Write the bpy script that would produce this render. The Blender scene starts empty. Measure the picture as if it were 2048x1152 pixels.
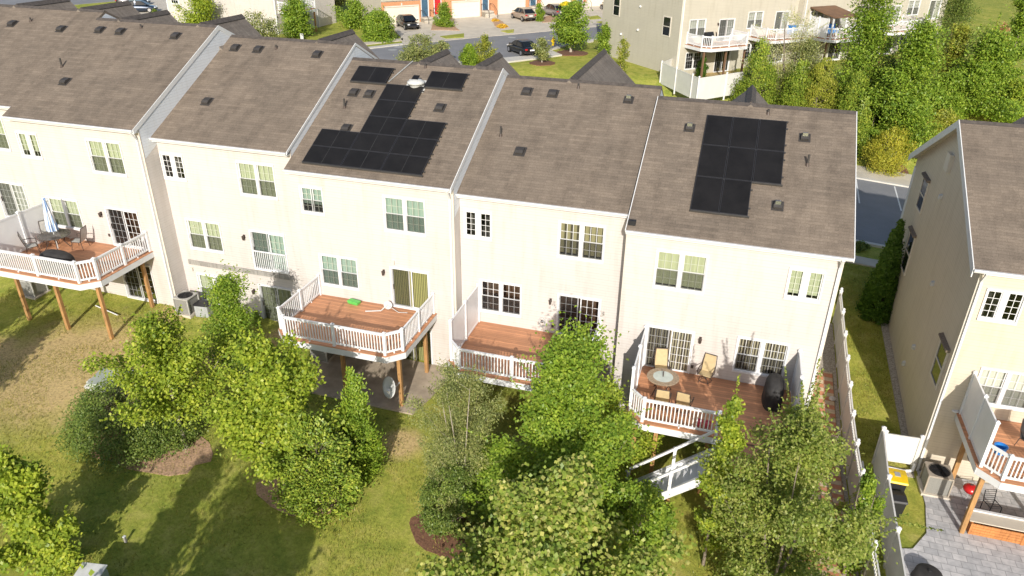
import bpy, bmesh, math, random
import numpy as np
from mathutils import Vector, Matrix
R_ = math.radians
random.seed(7); RNG = np.random.default_rng(11)
SC = bpy.context.scene
COL = SC.collection

# ------------------------------------------------------------------ survey camera (used to read positions off as real 3-D points)
CAM = np.array([17.844, -26.553, 17.271]); YAW, PITCH, ROLL, FPX = -0.29393, 0.48065, 0.01157, 1470.52
def _axes():
    f = np.array([math.sin(YAW)*math.cos(PITCH), math.cos(YAW)*math.cos(PITCH), -math.sin(PITCH)])
    r = np.array([math.cos(YAW), -math.sin(YAW), 0.]); u = np.cross(r, f)
    c, s = math.cos(ROLL), math.sin(ROLL)
    return c*r+s*u, -s*r+c*u, f
AR, AU, AF = _axes()
def ray(x, y): return AF + AR*(x-1024)/FPX - AU*(y-576)/FPX
def onZ(x, y, z): d = ray(x, y); return CAM + d*((z-CAM[2])/d[2])
def onY(x, y, Y): d = ray(x, y); return CAM + d*((Y-CAM[1])/d[1])
def onX(x, y, X): d = ray(x, y); return CAM + d*((X-CAM[0])/d[0])
def proj(P):
    d = np.asarray(P, float)-CAM; z = d@AF
    return 1024+FPX*(d@AR)/z, 576-FPX*(d@AU)/z, z

def smooth(t): t = np.clip(t, 0, 1); return t*t*(3-2*t)
FX = [-60, -15, -8, -3, 1, 7, 14, 20, 27, 45]; FZ = [-.3, -.62, -.78, -1.3, -1.75, -1.92, -2.5, -2.78, -3.0, -3.2]
def gz(x, y):
    x = np.asarray(x, float); y = np.asarray(y, float)
    f = np.interp(x, FX, FZ)
    s1 = np.interp(x, [-20, -6, 1, 8, 20, 24], [.08, .08, .03, .0, .05, 0.])
    s2 = np.interp(x, [-20, 20, 24], [.06, .06, .0])
    yn = np.clip(-y, 0, None)
    front = f - s1*np.minimum(yn, 4) - s2*np.clip(yn-4, 0, 9)
    zs = np.clip(-1.4-.08*(x-30), -2.5, 4.0)
    mid = f*(1-np.clip(y/15, 0, 1)) + zs*np.clip(y/15, 0, 1)
    zb = 3.0 + .04*np.clip(y-62, 0, 40)
    t = smooth((y-36.5)/9.5)
    back = zs*(1-t)+zb*t
    return np.where(y < 0, front, np.where(y < 15, mid, back))
def onG(x, y, it=40):
    z = 0.
    for _ in range(it):
        P = onZ(x, y, z); z = .5*z+.5*float(gz(P[0], P[1]))
    P = onZ(x, y, z); return P

# ------------------------------------------------------------------ object helpers
def tag(o, label=None, cat=None, group=None, kind=None):
    if label: o['label'] = label
    if cat: o['category'] = cat
    if group: o['group'] = group
    if kind: o['kind'] = kind
    return o
def thing(name, loc, rz=0, label=None, cat=None, group=None):
    o = bpy.data.objects.new(name, None); COL.objects.link(o)
    o.empty_display_size = .3; o.location = [float(v) for v in loc]; o.rotation_euler = (0, 0, rz)
    return tag(o, label, cat, group)
def copy_tree(o, parent=None):
    c = o.copy(); COL.objects.link(c); c.parent = parent
    for ch in list(o.children): copy_tree(ch, c)
    return c
class MB:
    def __init__(s, off=(0, 0, 0)): s.v = []; s.f = []; s.off = Vector(off)
    def add(s, vs, fs):
        n = len(s.v); s.v += [tuple(Vector(v)+s.off) for v in vs]; s.f += [tuple(i+n for i in f) for f in fs]; return s
    def box(s, x0, x1, y0, y1, z0, z1):
        if x0 > x1: x0, x1 = x1, x0
        return s.add([(x0,y0,z0),(x1,y0,z0),(x1,y1,z0),(x0,y1,z0),(x0,y0,z1),(x1,y0,z1),(x1,y1,z1),(x0,y1,z1)],
                     [(0,3,2,1),(4,5,6,7),(0,1,5,4),(1,2,6,5),(2,3,7,6),(3,0,4,7)])
    def bar(s, p, q, w, h, up=(0, 0, 1)):
        p = Vector(p); q = Vector(q); d = (q-p).normalized(); up = Vector(up)
        if abs(d.dot(up)) > .999: up = Vector((1, 0, 0))
        sx = d.cross(up).normalized()*w/2; sy = sx.cross(d).normalized()*h/2
        vs = [p-sx-sy, p+sx-sy, p+sx+sy, p-sx+sy, q-sx-sy, q+sx-sy, q+sx+sy, q-sx+sy]
        return s.add(vs, [(0,1,2,3),(4,7,6,5),(0,4,5,1),(1,5,6,2),(2,6,7,3),(3,7,4,0)])
    def tube(s, p, q, r0, r1=None, n=8, cap=True):
        r1 = r0 if r1 is None else r1
        p = Vector(p); q = Vector(q); d = (q-p).normalized()
        a = d.orthogonal().normalized(); b = d.cross(a)
        vs = []
        for c, r in ((p, r0), (q, r1)):
            for i in range(n):
                t = 2*math.pi*i/n; vs.append(c+a*math.cos(t)*r+b*math.sin(t)*r)
        fs = [(i, (i+1) % n, n+(i+1) % n, n+i) for i in range(n)]
        if cap: fs += [tuple(range(n-1, -1, -1)), tuple(range(n, 2*n))]
        return s.add(vs, fs)
    def path(s, pts, r, n=6):
        for a, b in zip(pts, pts[1:]): s.tube(a, b, r, r, n)
        return s
    def lathe(s, prof, n=16, c=(0, 0, 0)):
        vs = []; fs = []; m = len(prof)
        for i in range(n):
            t = 2*math.pi*i/n
            for r, z in prof: vs.append((c[0]+r*math.cos(t), c[1]+r*math.sin(t), c[2]+z))
        for i in range(n):
            j = (i+1) % n
            for k in range(m-1): fs.append((i*m+k, j*m+k, j*m+k+1, i*m+k+1))
        return s.add(vs, fs)
    def prism(s, poly, ext):
        n = len(poly); ext = Vector(ext)
        vs = [Vector(p) for p in poly]+[Vector(p)+ext for p in poly]
        return s.add(vs, [tuple(range(n)), tuple(range(2*n-1, n-1, -1))]+[(i, n+i, n+(i+1) % n, (i+1) % n) for i in range(n)])
    def quad(s, *p): return s.add(p, [tuple(range(len(p)))])
    def build(s, name, mat, parent=None, bevel=0, smooth_=False, fix=True):
        me = bpy.data.meshes.new(name); me.from_pydata(s.v, [], s.f)
        if fix:
            bm = bmesh.new(); bm.from_mesh(me); bmesh.ops.recalc_face_normals(bm, faces=bm.faces); bm.to_mesh(me); bm.free()
        if smooth_: me.polygons.foreach_set('use_smooth', [True]*len(me.polygons))
        if mat: me.materials.append(mat)
        o = bpy.data.objects.new(name, me); COL.objects.link(o); o.parent = parent
        if bevel:
            m = o.modifiers.new('bevel', 'BEVEL'); m.width = bevel; m.segments = 2; m.limit_method = 'ANGLE'
        return o

# ------------------------------------------------------------------ materials
def newmat(name):
    m = bpy.data.materials.new(name); m.use_nodes = True; nt = m.node_tree
    b = nt.nodes['Principled BSDF']; return m, nt, b
def N(nt, t, **kw):
    n = nt.nodes.new(t)
    for k, v in kw.items():
        if k.startswith('i_'): n.inputs[k[2:].replace('_', ' ')].default_value = v
        else: setattr(n, k, v)
    return n
def L(nt, a, b): nt.links.new(a, b)
def ramp(nt, fac, stops):
    r = N(nt, 'ShaderNodeValToRGB'); L(nt, fac, r.inputs[0]); e = r.color_ramp.elements
    while len(e) < len(stops): e.new(.5)
    for i, (p, c) in enumerate(stops): e[i].position = p; e[i].color = (*c, 1) if len(c) == 3 else c
    return r
def mixc(nt, fac, a, b, mode='MIX'):
    m = N(nt, 'ShaderNodeMix', data_type='RGBA', blend_type=mode)
    for sock, v in ((m.inputs[0], fac), (m.inputs[6], a), (m.inputs[7], b)):
        if hasattr(v, 'links'): L(nt, v, sock)
        elif isinstance(v, (int, float)): sock.default_value = v
        else: sock.default_value = (*v, 1)
    return m.outputs[2]
def coords(nt, kind='Object', scale=None, rot=None, jit=True):
    tc = N(nt, 'ShaderNodeTexCoord'); mp = N(nt, 'ShaderNodeMapping'); src = tc.outputs[kind]
    if jit:                                        # every object shows another piece of the pattern
        oi = N(nt, 'ShaderNodeObjectInfo'); sc = N(nt, 'ShaderNodeVectorMath', operation='SCALE'); sc.inputs[0].default_value = (53.7, 31.3, 0); L(nt, oi.outputs['Random'], sc.inputs['Scale'])
        ad = N(nt, 'ShaderNodeVectorMath', operation='ADD'); L(nt, src, ad.inputs[0]); L(nt, sc.outputs[0], ad.inputs[1]); src = ad.outputs[0]
    L(nt, src, mp.inputs[0])
    if scale: mp.inputs['Scale'].default_value = scale
    if rot: mp.inputs['Rotation'].default_value = rot
    return mp.outputs[0]
def noise(nt, vec, scale, detail=4, rough=.6):
    n = N(nt, 'ShaderNodeTexNoise'); n.inputs['Scale'].default_value = scale; n.inputs['Detail'].default_value = detail
    n.inputs['Roughness'].default_value = rough; L(nt, vec, n.inputs['Vector']); return n.outputs[0]
def bump(nt, b, h, strength=.4, dist=.02):
    n = N(nt, 'ShaderNodeBump'); n.inputs['Strength'].default_value = strength; n.inputs['Distance'].default_value = dist
    L(nt, h, n.inputs['Height']); L(nt, n.outputs[0], b.inputs['Normal'])
def plain(name, col, rough=.6, var=.12, vs=3., metal=0., bmp=0., bscale=60., spec=.4):
    m, nt, b = newmat(name); v = coords(nt)
    n = noise(nt, v, vs)
    d = tuple(c*(1-var) for c in col); l = tuple(min(1, c*(1+var)) for c in col)
    r = ramp(nt, n, [(.3, d), (.7, l)]); L(nt, r.outputs[0], b.inputs['Base Color'])
    b.inputs['Roughness'].default_value = rough; b.inputs['Metallic'].default_value = metal
    b.inputs['Specular IOR Level'].default_value = spec
    if bmp: bump(nt, b, noise(nt, v, bscale, 3), bmp, .01)
    return m
def siding(name, col, step=.125):
    m, nt, b = newmat(name); v = coords(nt)
    sp = N(nt, 'ShaderNodeSeparateXYZ'); L(nt, v, sp.inputs[0])
    mm = N(nt, 'ShaderNodeMath', operation='MULTIPLY'); L(nt, sp.outputs[2], mm.inputs[0]); mm.inputs[1].default_value = 1/step
    fr = N(nt, 'ShaderNodeMath', operation='FRACT'); L(nt, mm.outputs[0], fr.inputs[0])
    inv = N(nt, 'ShaderNodeMath', operation='SUBTRACT'); inv.inputs[0].default_value = 1; L(nt, fr.outputs[0], inv.inputs[1])
    big = noise(nt, v, .45, 5); streak = noise(nt, coords(nt, scale=(2.2, 2.2, .25)), 1.6, 5)
    c1 = ramp(nt, big, [(.3, tuple(c*.95 for c in col)), (.7, tuple(min(1, c*1.03) for c in col))]).outputs[0]
    c2 = ramp(nt, streak, [(.22, (.88, .865, .84)), (.5, (1, 1, 1))]).outputs[0]
    c3 = mixc(nt, 1., c1, c2, 'MULTIPLY')
    lip = ramp(nt, fr.outputs[0], [(0, (.83, .82, .81)), (.14, (1, 1, 1))]).outputs[0]
    c4 = mixc(nt, 1., c3, lip, 'MULTIPLY')
    sm = N(nt, 'ShaderNodeTexBrick'); cx = N(nt, 'ShaderNodeCombineXYZ'); su = N(nt, 'ShaderNodeMath', operation='ADD'); L(nt, sp.outputs[0], su.inputs[0]); L(nt, sp.outputs[1], su.inputs[1]); L(nt, su.outputs[0], cx.inputs[0]); L(nt, sp.outputs[2], cx.inputs[1]); L(nt, cx.outputs[0], sm.inputs['Vector'])
    sm.inputs['Scale'].default_value = 1; sm.inputs['Brick Width'].default_value = 3.7; sm.inputs['Row Height'].default_value = step*2; sm.inputs['Mortar Size'].default_value = .008; sm.offset = .41
    sm.inputs['Color1'].default_value = (.975, .975, .97, 1); sm.inputs['Color2'].default_value = (1.0, 1.0, 1.0, 1); sm.inputs['Mortar'].default_value = (.90, .89, .88, 1)
    c4 = mixc(nt, 1., c4, sm.outputs[0], 'MULTIPLY')
    L(nt, c4, b.inputs['Base Color']); b.inputs['Roughness'].default_value = .55
    bump(nt, b, inv.outputs[0], .35, .018)
    return m
def shingle(name, base, rot=None):
    m, nt, b = newmat(name); v = coords(nt)
    br = N(nt, 'ShaderNodeTexBrick'); L(nt, v, br.inputs['Vector'])
    br.inputs['Scale'].default_value = 1; br.inputs['Brick Width'].default_value = .95; br.inputs['Row Height'].default_value = .135
    br.inputs['Mortar Size'].default_value = .006; br.inputs['Bias'].default_value = 0; br.offset = .37
    br.inputs['Color1'].default_value = (.87, .87, .87, 1); br.inputs['Color2'].default_value = (1.10, 1.095, 1.08, 1); br.inputs['Mortar'].default_value = (.66, .66, .66, 1)
    br2 = N(nt, 'ShaderNodeTexBrick'); L(nt, v, br2.inputs['Vector'])
    br2.inputs['Scale'].default_value = 1; br2.inputs['Brick Width'].default_value = .33; br2.inputs['Row Height'].default_value = .135
    br2.inputs['Mortar Size'].default_value = .004; br2.offset = .5
    br2.inputs['Color1'].default_value = (.82, .82, .82, 1); br2.inputs['Color2'].default_value = (1.15, 1.15, 1.15, 1); br2.inputs['Mortar'].default_value = (.7, .7, .7, 1)
    blot = noise(nt, v, .45, 6, .7); streak = noise(nt, coords(nt, scale=(1.4, .18, 1)), 1.3, 5); fine = noise(nt, v, 22, 3)
    c = mixc(nt, .8, base, br.outputs[0], 'MULTIPLY'); c = mixc(nt, .45, c, br2.outputs[0], 'MULTIPLY')
    c = mixc(nt, 1, c, ramp(nt, blot, [(.3, (.84, .835, .83)), (.7, (1.12, 1.10, 1.07))]).outputs[0], 'MULTIPLY')
    c = mixc(nt, 1, c, ramp(nt, streak, [(.3, (.82, .815, .81)), (.55, (1.05, 1.05, 1.04))]).outputs[0], 'MULTIPLY')
    c = mixc(nt, 1, c, ramp(nt, fine, [(.3, (.8, .8, .8)), (.7, (1.18, 1.18, 1.18))]).outputs[0], 'MULTIPLY')
    L(nt, c, b.inputs['Base Color']); b.inputs['Roughness'].default_value = .9; b.inputs['Specular IOR Level'].default_value = .2
    h = mixc(nt, .5, br.outputs[1], fine); bump(nt, b, h, .4, .012)
    return m
def boards(name, col, axis=1, step=.14, var=.18):
    m, nt, b = newmat(name); v = coords(nt)
    sp = N(nt, 'ShaderNodeSeparateXYZ'); L(nt, v, sp.inputs[0])
    mm = N(nt, 'ShaderNodeMath', operation='MULTIPLY'); L(nt, sp.outputs[axis], mm.inputs[0]); mm.inputs[1].default_value = 1/step
    fr = N(nt, 'ShaderNodeMath', operation='FRACT'); L(nt, mm.outputs[0], fr.inputs[0])
    fl = N(nt, 'ShaderNodeMath', operation='FLOOR'); L(nt, mm.outputs[0], fl.inputs[0])
    wn = N(nt, 'ShaderNodeTexWhiteNoise', noise_dimensions='1D'); L(nt, fl.outputs[0], wn.inputs['W'])
    c = ramp(nt, wn.outputs[0], [(0, tuple(x*(1-var) for x in col)), (1, tuple(x*(1+var) for x in col))]).outputs[0]
    g = noise(nt, coords(nt, scale=(1, 14, 14) if axis == 1 else (14, 14, 1)), 3, 5)
    c = mixc(nt, 1, c, ramp(nt, g, [(.3, (.82, .8, .78)), (.7, (1.12, 1.12, 1.12))]).outputs[0], 'MULTIPLY')
    w = noise(nt, v, .9, 4); c = mixc(nt, 1, c, ramp(nt, w, [(.3, (.85, .85, .86)), (.65, (1.06, 1.05, 1.04))]).outputs[0], 'MULTIPLY')
    gap = ramp(nt, fr.outputs[0], [(0, (.25, .25, .25)), (.05, (1, 1, 1)), (.95, (1, 1, 1)), (1, (.25, .25, .25))]).outputs[0]
    c = mixc(nt, 1, c, gap, 'MULTIPLY'); L(nt, c, b.inputs['Base Color']); b.inputs['Roughness'].default_value = .6
    bump(nt, b, gap, .5, .01); return m
def wood(name, col):
    m, nt, b = newmat(name)
    g = noise(nt, coords(nt, scale=(9, 9, .8)), 2.5, 6); k = noise(nt, coords(nt), 1.7, 4)
    c = ramp(nt, g, [(.25, tuple(x*.55 for x in col)), (.5, col), (.8, tuple(x*1.25 for x in col))]).outputs[0]
    c = mixc(nt, 1, c, ramp(nt, k, [(.3, (.75, .75, .77)), (.7, (1.1, 1.1, 1.1))]).outputs[0], 'MULTIPLY')
    L(nt, c, b.inputs['Base Color']); b.inputs['Roughness'].default_value = .75; bump(nt, b, g, .3, .01); return m
def leafmat(name, c1, c2, c3=None, trans=.35, stuff=False):
    m, nt, b = newmat(name); out = nt.nodes['Material Output']
    geo = N(nt, 'ShaderNodeNewGeometry'); v = coords(nt)
    c = ramp(nt, geo.outputs['Random Per Island'], [(0, c1), (.55, c2), (1, c3 or c2)]).outputs[0]
    cl = noise(nt, v, 1.5, 3); c = mixc(nt, 1, c, ramp(nt, cl, [(.3, (.72, .78, .78)), (.7, (1.25, 1.18, .98))]).outputs[0], 'MULTIPLY')  # lighter and darker clumps: sun and shade put into the leaf colour
    L(nt, c, b.inputs['Base Color']); b.inputs['Roughness'].default_value = .45; b.inputs['Specular IOR Level'].default_value = .35
    tr = N(nt, 'ShaderNodeBsdfTranslucent'); L(nt, mixc(nt, 1, c, (1.25, 1.25, .55), 'MULTIPLY'), tr.inputs[0])
    mx = N(nt, 'ShaderNodeMixShader'); mx.inputs[0].default_value = trans
    L(nt, b.outputs[0], mx.inputs[1]); L(nt, tr.outputs[0], mx.inputs[2]); L(nt, mx.outputs[0], out.inputs[0]); return m
def glassmat(name, tint=(.9, .93, .92), refl=1.0):
    m, nt, b = newmat(name); out = nt.nodes['Material Output']; nt.nodes.remove(b)
    t = N(nt, 'ShaderNodeBsdfTransparent'); t.inputs[0].default_value = (*tint, 1)
    g = N(nt, 'ShaderNodeBsdfGlossy'); g.inputs['Roughness'].default_value = .02
    fr = N(nt, 'ShaderNodeFresnel'); fr.inputs[0].default_value = 1.55
    mul = N(nt, 'ShaderNodeMath', operation='MULTIPLY'); L(nt, fr.outputs[0], mul.inputs[0]); mul.inputs[1].default_value = 1.6*refl
    wv = noise(nt, coords(nt), 1.3, 2); bp = N(nt, 'ShaderNodeBump'); bp.inputs['Strength'].default_value = .05; L(nt, wv, bp.inputs['Height']); L(nt, bp.outputs[0], g.inputs['Normal'])
    mx = N(nt, 'ShaderNodeMixShader'); L(nt, mul.outputs[0], mx.inputs[0]); L(nt, t.outputs[0], mx.inputs[1]); L(nt, g.outputs[0], mx.inputs[2]); L(nt, mx.outputs[0], out.inputs[0]); return m
def screenmat(name):
    m, nt, b = newmat(name); out = nt.nodes['Material Output']; b.inputs['Base Color'].default_value = (.03, .03, .03, 1)
    t = N(nt, 'ShaderNodeBsdfTransparent'); mx = N(nt, 'ShaderNodeMixShader'); mx.inputs[0].default_value = .42
    L(nt, t.outputs[0], mx.inputs[1]); L(nt, b.outputs[0], mx.inputs[2]); L(nt, mx.outputs[0], out.inputs[0]); return m
def stripes(name, ca, cb, step, axis=0, duty=.55, vec='Object'):
    m, nt, b = newmat(name); v = coords(nt, vec); sp = N(nt, 'ShaderNodeSeparateXYZ'); L(nt, v, sp.inputs[0])
    mm = N(nt, 'ShaderNodeMath', operation='MULTIPLY'); L(nt, sp.outputs[axis], mm.inputs[0]); mm.inputs[1].default_value = 1/step
    fr = N(nt, 'ShaderNodeMath', operation='FRACT'); L(nt, mm.outputs[0], fr.inputs[0])
    r = ramp(nt, fr.outputs[0], [(0, ca), (duty, tuple(x*.85 for x in ca)), (duty+.06, cb), (.97, cb)])
    L(nt, r.outputs[0], b.inputs['Base Color']); b.inputs['Roughness'].default_value = .8; return m

M = {}
M['siding'] = siding('cream_siding', (.585, .54, .505))
M['siding_white'] = siding('white_siding', (.70, .73, .77))
M['siding_tan'] = siding('tan_siding', (.59, .52, .41))
M['siding_beige'] = siding('beige_siding', (.51, .472, .385))
M['roof'] = shingle('roof_shingles', (.19, .156, .127))
M['roof_front'] = shingle('gable_shingles', (.20, .172, .15))
M['ridge'] = plain('ridge_shingles', (.085, .072, .064), .9, .3, 6, bmp=.4)
M['white'] = plain('white_trim', (.70, .70, .70), .45, .05, 2)
M['vinyl'] = plain('white_vinyl', (.78, .78, .78), .35, .05, 1.5)
M['trimcream'] = plain('cream_trim', (.62, .57, .49), .5, .05, 2)
M['fence'] = plain('white_vinyl_fence', (.66, .645, .61), .4, .06, 1.2)
M['muntin'] = plain('grey_green_muntin', (.50, .52, .43), .5, .05)
M['glass'] = glassmat('window_glass')
M['screen'] = screenmat('insect_screen')
M['void'] = plain('room_interior', (.10, .055, .032), .8, .4, 1.5)
M['voidg'] = plain('dim_room_interior', (.05, .045, .04), .8, .4, 1.5)
M['bl_sage'] = stripes('sage_blind', (.50, .53, .36), (.40, .43, .28), .22, 0, .86)
M['bl_teal'] = stripes('blue_green_blind', (.36, .46, .39), (.27, .36, .3), .25, 0, .88)
M['bl_lime'] = stripes('pale_yellow_blind', (.50, .52, .34), (.42, .44, .28), .3, 0, .9)
M['bl_olive'] = stripes('olive_vertical_blind', (.42, .40, .16), (.1, .1, .04), .085, 0, .6)
M['bl_curtain'] = stripes('striped_curtain', (.48, .42, .30), (.05, .04, .03), .11, 0, .45)
M['bl_drape'] = stripes('pale_drapes', (.34, .30, .17), (.07, .06, .04), .26, 0, .62)
M['busbar'] = plain('cell_seam', (.06, .06, .06), .5)
M['bl_grey'] = stripes('grey_slat_blind', (.5, .5, .46), (.2, .2, .19), .06, 2, .7)
M['bl_white'] = stripes('white_blind', (.68, .67, .6), (.52, .51, .45), .05, 2, .8)
M['deck'] = boards('red_brown_deck_boards', (.56, .27, .14), 1, .14)
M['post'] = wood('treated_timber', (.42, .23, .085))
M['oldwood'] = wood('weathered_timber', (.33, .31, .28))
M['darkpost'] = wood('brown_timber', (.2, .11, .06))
M['black'] = plain('black_metal', (.02, .02, .022), .45, .2)
M['bronze'] = plain('bronze_metal', (.07, .05, .04), .5, .2)
M['grey'] = plain('grey_metal', (.35, .36, .36), .5, .12, 4)
M['lgrey'] = plain('light_grey_metal', (.55, .55, .53), .5, .1, 4)
M['steel'] = plain('bare_steel', (.55, .55, .56), .25, .08, 4, metal=.9)
M['vent'] = plain('dark_roof_vent', (.05, .045, .042), .6, .2)
M['panel'] = plain('solar_cells', (.014, .013, .013), .5, .25, 1.2, spec=.22)
M['panel_frame'] = plain('solar_frame', (.05, .05, .055), .4, .1, metal=.4)
M['rail_al'] = plain('array_gap_rail', (.13, .125, .12), .4, .1, metal=.6)
M['cover'] = plain('black_cloth_cover', (.03, .028, .027), .7, .35, 4, bmp=.6, bscale=6)
M['tan_sling'] = plain('tan_sling_fabric', (.52, .40, .22), .8, .08, 8)
M['blue_white'] = stripes('blue_white_canopy', (.25, .38, .62), (.7, .72, .74), .12, 0, .45)
M['smoke'] = plain('smoked_glass_top', (.09, .075, .065), .15, .2)
M['stone_top'] = plain('mosaic_table_edge', (.32, .24, .16), .5, .3, 12)
M['glass_top'] = plain('frosted_glass_inset', (.5, .55, .5), .12, .1)
M['green'] = plain('bright_green_plastic', (.12, .5, .1), .4)
M['red'] = plain('red_enamel', (.5, .02, .02), .25)
M['pink'] = plain('pink_red_cloth', (.6, .08, .12), .7)
M['blue'] = plain('blue_plastic', (.03, .22, .6), .4)
M['yellow'] = plain('yellow_plastic', (.75, .5, .01), .4)
M['dish'] = plain('dish_grey', (.6, .6, .58), .45, .06)
M['ac'] = plain('air_conditioner_grey', (.40, .39, .36), .5, .15, 6)
M['ac_tan'] = plain('tan_air_conditioner', (.36, .31, .25), .5, .15, 6)
M['mesh'] = stripes('condenser_louvres', (.33, .32, .29), (.1, .1, .09), .05, 2, .6)
M['util'] = plain('green_grey_utility', (.38, .42, .37), .5, .1)
M['rock'] = plain('pale_rock', (.5, .49, .47), .9, .2, 3, bmp=.6, bscale=8)
M['orange_wood'] = wood('orange_stained_wood', (.50, .20, .06))
M['concrete'] = plain('concrete', (.54, .485, .40), .85, .12, .8, bmp=.2, bscale=30)
M['kerb'] = plain('kerb_concrete', (.56, .53, .47), .85, .1, .8)
M['bark'] = plain('tree_bark', (.22, .18, .14), .9, .3, 7, bmp=.7, bscale=25)
M['bark_pale'] = plain('pale_bark', (.38, .33, .27), .9, .25, 7, bmp=.6, bscale=25)
M['brick'] = plain('orange_brick', (.55, .26, .13), .85, .15, 6, bmp=.3)
M['garage'] = plain('cream_garage_door', (.74, .68, .56), .5, .04)
M['door_red'] = plain('red_door', (.5, .02, .025), .4)
M['door_blue'] = plain('blue_door', (.06, .12, .18), .4)
M['tyre'] = plain('tyre_rubber', (.015, .015, .015), .8)
M['rim'] = plain('alloy_rim', (.5, .5, .52), .3, metal=.8)
M['car_glass'] = plain('car_window', (.01, .013, .016), .06, .1, spec=.6)
def paint(name, c, metal=.3):
    m, nt, b = newmat(name); b.inputs['Base Color'].default_value = (*c, 1); b.inputs['Roughness'].default_value = .28; b.inputs['Metallic'].default_value = metal
    b.inputs['Coat Weight'].default_value = .7; b.inputs['Coat Roughness'].default_value = .05
    n = noise(nt, coords(nt), 2.5, 3); r = ramp(nt, n, [(.3, tuple(x*.85 for x in c)), (.7, tuple(min(1, x*1.15) for x in c))]); L(nt, r.outputs[0], b.inputs['Base Color']); return m
M['car_black'] = paint('black_car_paint', (.012, .012, .014)); M['car_beige'] = paint('champagne_car_paint', (.42, .34, .27), .5)
M['car_grey'] = paint('grey_car_paint', (.2, .19, .2), .5); M['car_navy'] = paint('navy_car_paint', (.015, .03, .06)); M['car_tan'] = paint('tan_car_paint', (.33, .27, .2), .5)
M['tail'] = plain('tail_lamp_red', (.5, .02, .02), .2); M['head'] = plain('head_lamp_clear', (.7, .7, .72), .1)
M['plate'] = plain('white_plate', (.8, .8, .8), .5)
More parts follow.
